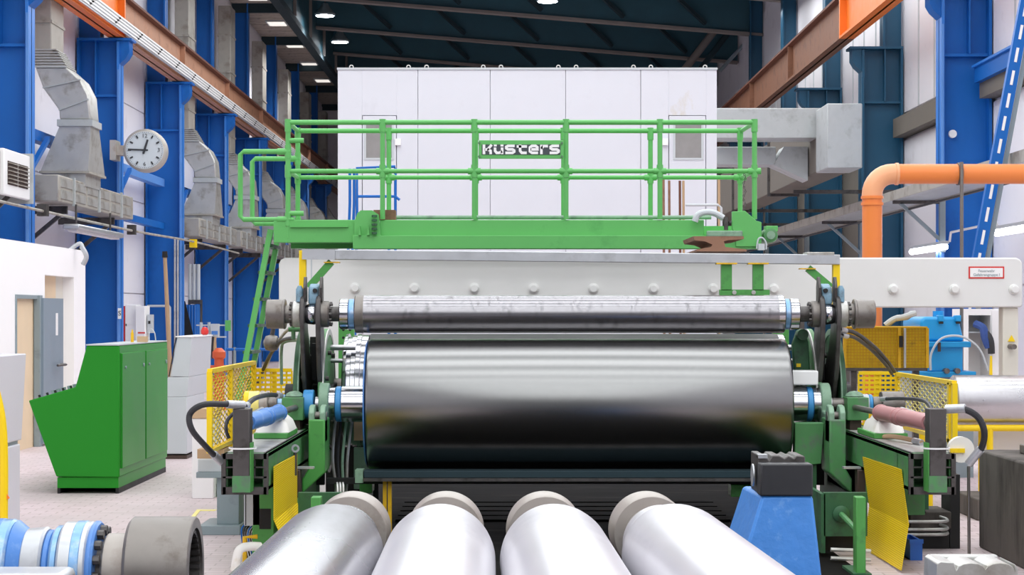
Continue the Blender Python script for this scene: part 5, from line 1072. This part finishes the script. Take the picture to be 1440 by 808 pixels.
t = thing('yellow_pipe_elbow', 'small yellow pipe elbow on the floor under the white junction box', 'pipe', (PX(350, 13.6), 13.6, .1)); B().tube([(PX(344, 13.6), 13.6, 0), (PX(344, 13.6), 13.6, PZ(755, 13.6)), (PX(362, 13.6), 13.6, PZ(754, 13.6))], .016, 8, 1).make('elbow', 'yellow_old', t)
t = thing('corrugated_hose', 'white corrugated hose curling on the floor beside the green stand', 'hose', (PX(345, 13.3), 13.3, 0)); hp = [at(330, 783, 13.3), at(336, 774, 13.3), at(350, 768, 13.35), at(366, 768, 13.4)]
hp[0].z = .03; B().tube(hp, .03, 12, 8).make('hose', 'white_plastic', t)
# things on the gearbox side floor
t = thing('blue_crate', 'small blue plastic crate on the floor behind the ribbed guard sheet', 'crate', (PX(1285, 14.2), 14.2, 0)); xa, xb = PX(1276, 14.2), PX(1293, 14.2)
B().box(xa, xb, 14.1, 14.12, 0, .14).box(xa, xb, 14.48, 14.5, 0, .14).box(xa, xa + .012, 14.12, 14.48, 0, .14).box(xb - .012, xb, 14.12, 14.48, 0, .14).box(xa, xb, 14.12, 14.48, 0, .012).make('tray', 'crate_blue', t); box('rim', 'crate_blue', xa - .006, xb + .006, 14.09, 14.1, .12, .15, t)
t = thing('valve_block', 'grimy grey valve block with bent steel pipes under the gearbox side girder', 'valve block', (PX(1310, 14.8), 14.9, 0))
box('block', 'concrete', PX(1278, 14.8), PX(1336, 14.8), 14.75, 15.2, .15, .28, t, .01); box('foot', 'dark', PX(1280, 14.8), PX(1335, 14.8), 14.8, 15.2, 0, .15, t); box('green_support', 'deep_green', PX(1278, 14.6), PX(1310, 14.6), 14.7, 15.1, .3, .57, t); box('dark_post', 'dark', PX(1336, 14.8), PX(1350, 14.8), 14.8, 15.1, 0, .55, t)
for j, py in enumerate((733, 744, 751)): B().tube([(PX(1276, 14.5), 14.6, PZ(py, 14.6)), (PX(1330, 14.5), 14.6, PZ(py, 14.6)), (PX(1338, 14.5), 14.66, PZ(py - 2, 14.6)), (PX(1332, 14.5), 14.74, PZ(py - 4, 14.6))], .012, 8, 4).make('pipe', 'galv', t)
t = thing('hanging_rod', 'thin steel rod standing on the floor under the thick hose', 'rod', (PX(1363, 13.4), 13.4, 0)); B().cyl((PX(1363, 13.4), 13.4, 0), (PX(1362, 13.4), 13.4, PZ(655, 13.4)), .011, n=8).make('rod', 'iron', t)
t = thing('cable_reel', 'cream cable reel behind the gearbox side upright', 'reel', (PX(1356, 13.8), 13.8, .7)); c = at(1352, 632, 13.8)
B().cyl(c, c + Vector((0, .06, 0)), .09, n=28).make('reel_disc', 'white_plastic', t); box('reel_bracket', 'yellow', c.x - .08, c.x + .02, 13.78, 13.86, c.z - .02, c.z + .01, t); box('reel_mount', 'dark_steel', XD + 2.4, c.x + .02, 13.86, 13.92, c.z - .09, c.z - .03, t)
t = thing('small_concrete_step', 'low concrete step on the floor beside the stained block', 'block', (PX(1373, 17), 17, 0)); box('step', 'concrete', PX(1366, 17), PX(1400, 17), 16.8, 17.6, 0, .18, t, .01)
# ------------------------------------------------------------------ rolls lying in front
RB, HB = .222, .98
def front_roll(lab, xf, xn, m, mc):
    a_, b_ = Vector((xf, 9.07, EYE - HB)), Vector((xn, 4.6, EYE - HB)); d = (b_ - a_).normalized()
    t = thing('lying_roll', lab, 'roll', a_ + (b_ - a_) * .5 + Vector((0, 0, -RB)), 'steel rolls lying in a row in front of the machine'); L_ = (b_ - a_).length
    B().lathe(a_, d, [(0, .158), (.012, .172), (.24, .172), (.25, .166), (.251, .1)], 56).make('end_collar', mc, t)
    B().lathe(a_ + d * .25, d, [(0, .12), (.42, .13)], 40).make('neck', mc, t)
    B().lathe(a_ + d * .58, d, [(0, .15), (.015, .165), (.14, .168), (.15, .16), (.3, .16)], 56).make('shoulder_ring', m, t)
    B().lathe(a_ + d * .84, d, [(0, .16), (.02, .178), (.08, .192), (.16, .208), (.26, .217), (.36, RB), (L_ - 1.1, RB), (L_ - 1.0, .2)], 72).make('roll_body', m, t)
    return t
front_roll('dark silver bare steel roll lying nearest the geared coupling', -.705, -.735, 'roll_steel', 'collar_steel')
front_roll('white wrapped steel roll lying second from the geared coupling', -.283, -.245, 'roll_wrap_white', 'collar_steel')
front_roll('white wrapped steel roll lying third from the geared coupling', .16, .262, 'roll_wrap_white', 'collar_steel')
front_roll('white wrapped steel roll lying beside the blue stand', .625, .81, 'roll_wrap_white', 'collar_steel')
t = thing('roll_trestle', 'low blue steel trestle under the row of lying rolls', 'trestle', (0, 6.8, 0))
for y in (5.4, 7.9):
    box('beam', 'stand_blue', -1.05, 1.15, y - .08, y + .08, EYE - HB - RB - .13, EYE - HB - RB - .002, t, .01)
    for x in (-.95, 1.05): box('leg', 'stand_blue', x - .06, x + .06, y - .06, y + .06, 0, EYE - HB - RB - .13, t, .006)
# blue stand with block
Y0 = 10.5
def g(px, py): return (PX(px, Y0), PZ(py, Y0))
t = thing('blue_block_stand', 'tapered blue stand topped with a dark notched block beside the lying rolls', 'stand', (PX(1095, Y0), Y0 + .3, 0))
x0, x1, zt, zm = g(1066, 0)[0], g(1143, 0)[0], PZ(652, Y0), PZ(697, Y0)
xb0, xb1 = PX(1004, Y0), PX(1162, Y0)
B().loft([(xb0, Y0 - .12, 0), (xb1, Y0 - .12, 0), (xb1, Y0 + .8, 0), (xb0, Y0 + .8, 0)], [(x0 + .02, Y0, zm), (x1, Y0, zm), (x1, Y0 + .6, zm), (x0 - .01, Y0 + .6, zm)]).make('tapered_body', 'stand_blue', t, .015)
vb = [(x0 + .01, zm), (x1, zm), (x1, zt), (x0 + .015, zt)]
B().prism(vb, 'xz', Y0 - .01, Y0 + .14).make('front_block', 'brown_dark' if False else 'rubber', t, .008)
xk0, xk1 = PX(1064, Y0 + .2), PX(1130, Y0 + .2)
B().prism([(xk0, zm), (xk1, zm), (xk1, zt + .03), (xk1 - .045, zt + .035), (xk1 - .06, zt + .02), (xk1 - .09, zt + .035), (xk1 - .11, zt + .02), (xk1 - .14, zt + .035), (xk0 + .075, zt + .035), (xk0 + .06, zt + .01), (xk0 + .035, zt + .038), (xk0, zt + .038)], 'xz', Y0 + .14, Y0 + .45).make('notched_block', 'dark_steel', t, .006)
B().cyl((x0 - .008, Y0 + .2, zm + .095), (x0 + .0, Y0 + .2, zm + .095), .06, n=24).make('bore', 'galv_light', t)
box('block_cap', 'galv_light', xk0, xk0 + .05, Y0 + .13, Y0 + .2, zt + .02, zt + .04, t)
Y0 = 8.2
t = thing('grey_notched_block', 'grey cast block with rounded notches standing by the blue crate', 'block', (PX(1370, Y0), Y0 + .2, 0))
x0, x1 = PX(1316, Y0), PX(1432, Y0); zt = PZ(789, Y0)
pts = [(x0, zt - .12), (x0 + .005, zt - .01), (x0 + .02, zt), (x0 + .075, zt - .005)]
for cx_ in (x0 + .145, x0 + .265): pts += [(cx_ + .06 * math.cos(a_), zt - .035 + .03 * math.sin(a_)) for a_ in [math.pi * (1 - k / 6) for k in range(7)]]
pts += [(x1 - .015, zt - .01), (x1, zt - .03), (x1, zt - .12)]
B().prism(pts, 'xz', Y0, Y0 + .25).make('cast_head', 'galv', t, .006); box('head_rim', 'galv', x0 + .03, x1 - .02, Y0 + .25, Y0 + .3, zt - .12, zt - .004, t, .01)
box('foot', 'stand_blue', x0 + .03, x1 - .03, Y0 + .02, Y0 + .4, 0, zt - .12, t, .006)
# geared shaft coupling at the lower corner
YC = 6.7; ZC = PZ(803, YC)
t = thing('geared_shaft_coupling', 'steel shaft with blue bearings and toothed open coupling beside the lying rolls', 'coupling', (PX(130, YC), YC, ZC))
def cx(px): return PX(px, YC)
def lp_(nm, m, a, b2, r0, r1=None, par=None, bev=.008): 
    r1 = r0 if r1 is None else r1; x0, x1 = cx(a), cx(b2)
    return B().lathe((x0, YC, ZC), (1, 0, 0), [(0, r0 - bev), (bev, r0), (x1 - x0 - bev, r1), (x1 - x0, r1 - bev)], 64).make(nm, m, par or t)
ri, ro = .146, .184
sl = B().lathe((cx(184), YC, ZC), (1, 0, 0), [(0, ro - .012), (.012, ro), (cx(275.6) - cx(184) - .004, ro), (cx(275.6) - cx(184), ro - .004), (cx(275.6) - cx(184), ri), (.06, ri), (.06, .05), (0, .05)], 72, True).make('coupling_sleeve', 'iron', t)
for k in range(32):
    a_ = k * math.pi / 16; v = Vector((0, math.cos(a_), math.sin(a_)))
    B().bar(Vector((cx(196), YC, ZC)) + v * (ri - .008), Vector((cx(272), YC, ZC)) + v * (ri - .008), .014, .02, v).make('tooth', 'dark_steel', sl)
B().cyl((cx(195), YC, ZC), (cx(197), YC, ZC), ri - .002, n=40).make('inner_face', 'black', sl)
lp_('polished_shaft', 'collar_steel', 150, 186, .128)
lp_('shaft', 'iron', 60, 152, .1)
lp_('bearing_flange', 'blue_cyl', 132, 142, .17); 
sd = B()
for k in range(16):
    a_ = k * math.pi / 8; v = Vector((0, math.cos(a_), math.sin(a_))) * .14; sd.cyl(Vector((cx(141), YC, ZC)) + v, Vector((cx(151), YC, ZC)) + v, .016, n=8)
sd.make('stud_ring', 'dark_steel', t, kind='stuff')
lp_('bearing_housing', 'galv_light', 92, 133, .168); lp_('bearing_band', 'bluish_steel', 110, 124, .1705, None, None, .003); lp_('bearing_step', 'bluish_steel', 80, 93, .155); lp_('blue_ring', 'blue_cyl', 68, 80, .14)
lp_('shaft_sleeve', 'galv_light', 38, 69, .145, .15); lp_('blue_flange', 'blue_cyl', 22, 40, .172, .15); lp_('end_bearing', 'bluish_steel', -20, 23, .176); lp_('end_band', 'blue_cyl', -5, 8, .178, None, None, .003); lp_('stub', 'iron', -90, -18, .12)
for px in (0, 105): box('support_block', 'grey_paint', cx(px) - .05, cx(px) + .05, YC - .12, YC + .12, 0, ZC - .1, t)
t = thing('steel_plate_part', 'pale steel plate in front of the geared coupling', 'plate', (PX(60, 6.2), 6.2, 0)); box('plate', 'galv_light', PX(-30, 6.2), PX(98, 6.2), 6.1, 6.3, PZ(830, 6.2), PZ(801, 6.2), t, .02); box('stand', 'grey_paint', PX(0, 6.2), PX(50, 6.2), 6.12, 6.28, 0, PZ(830, 6.2), t)
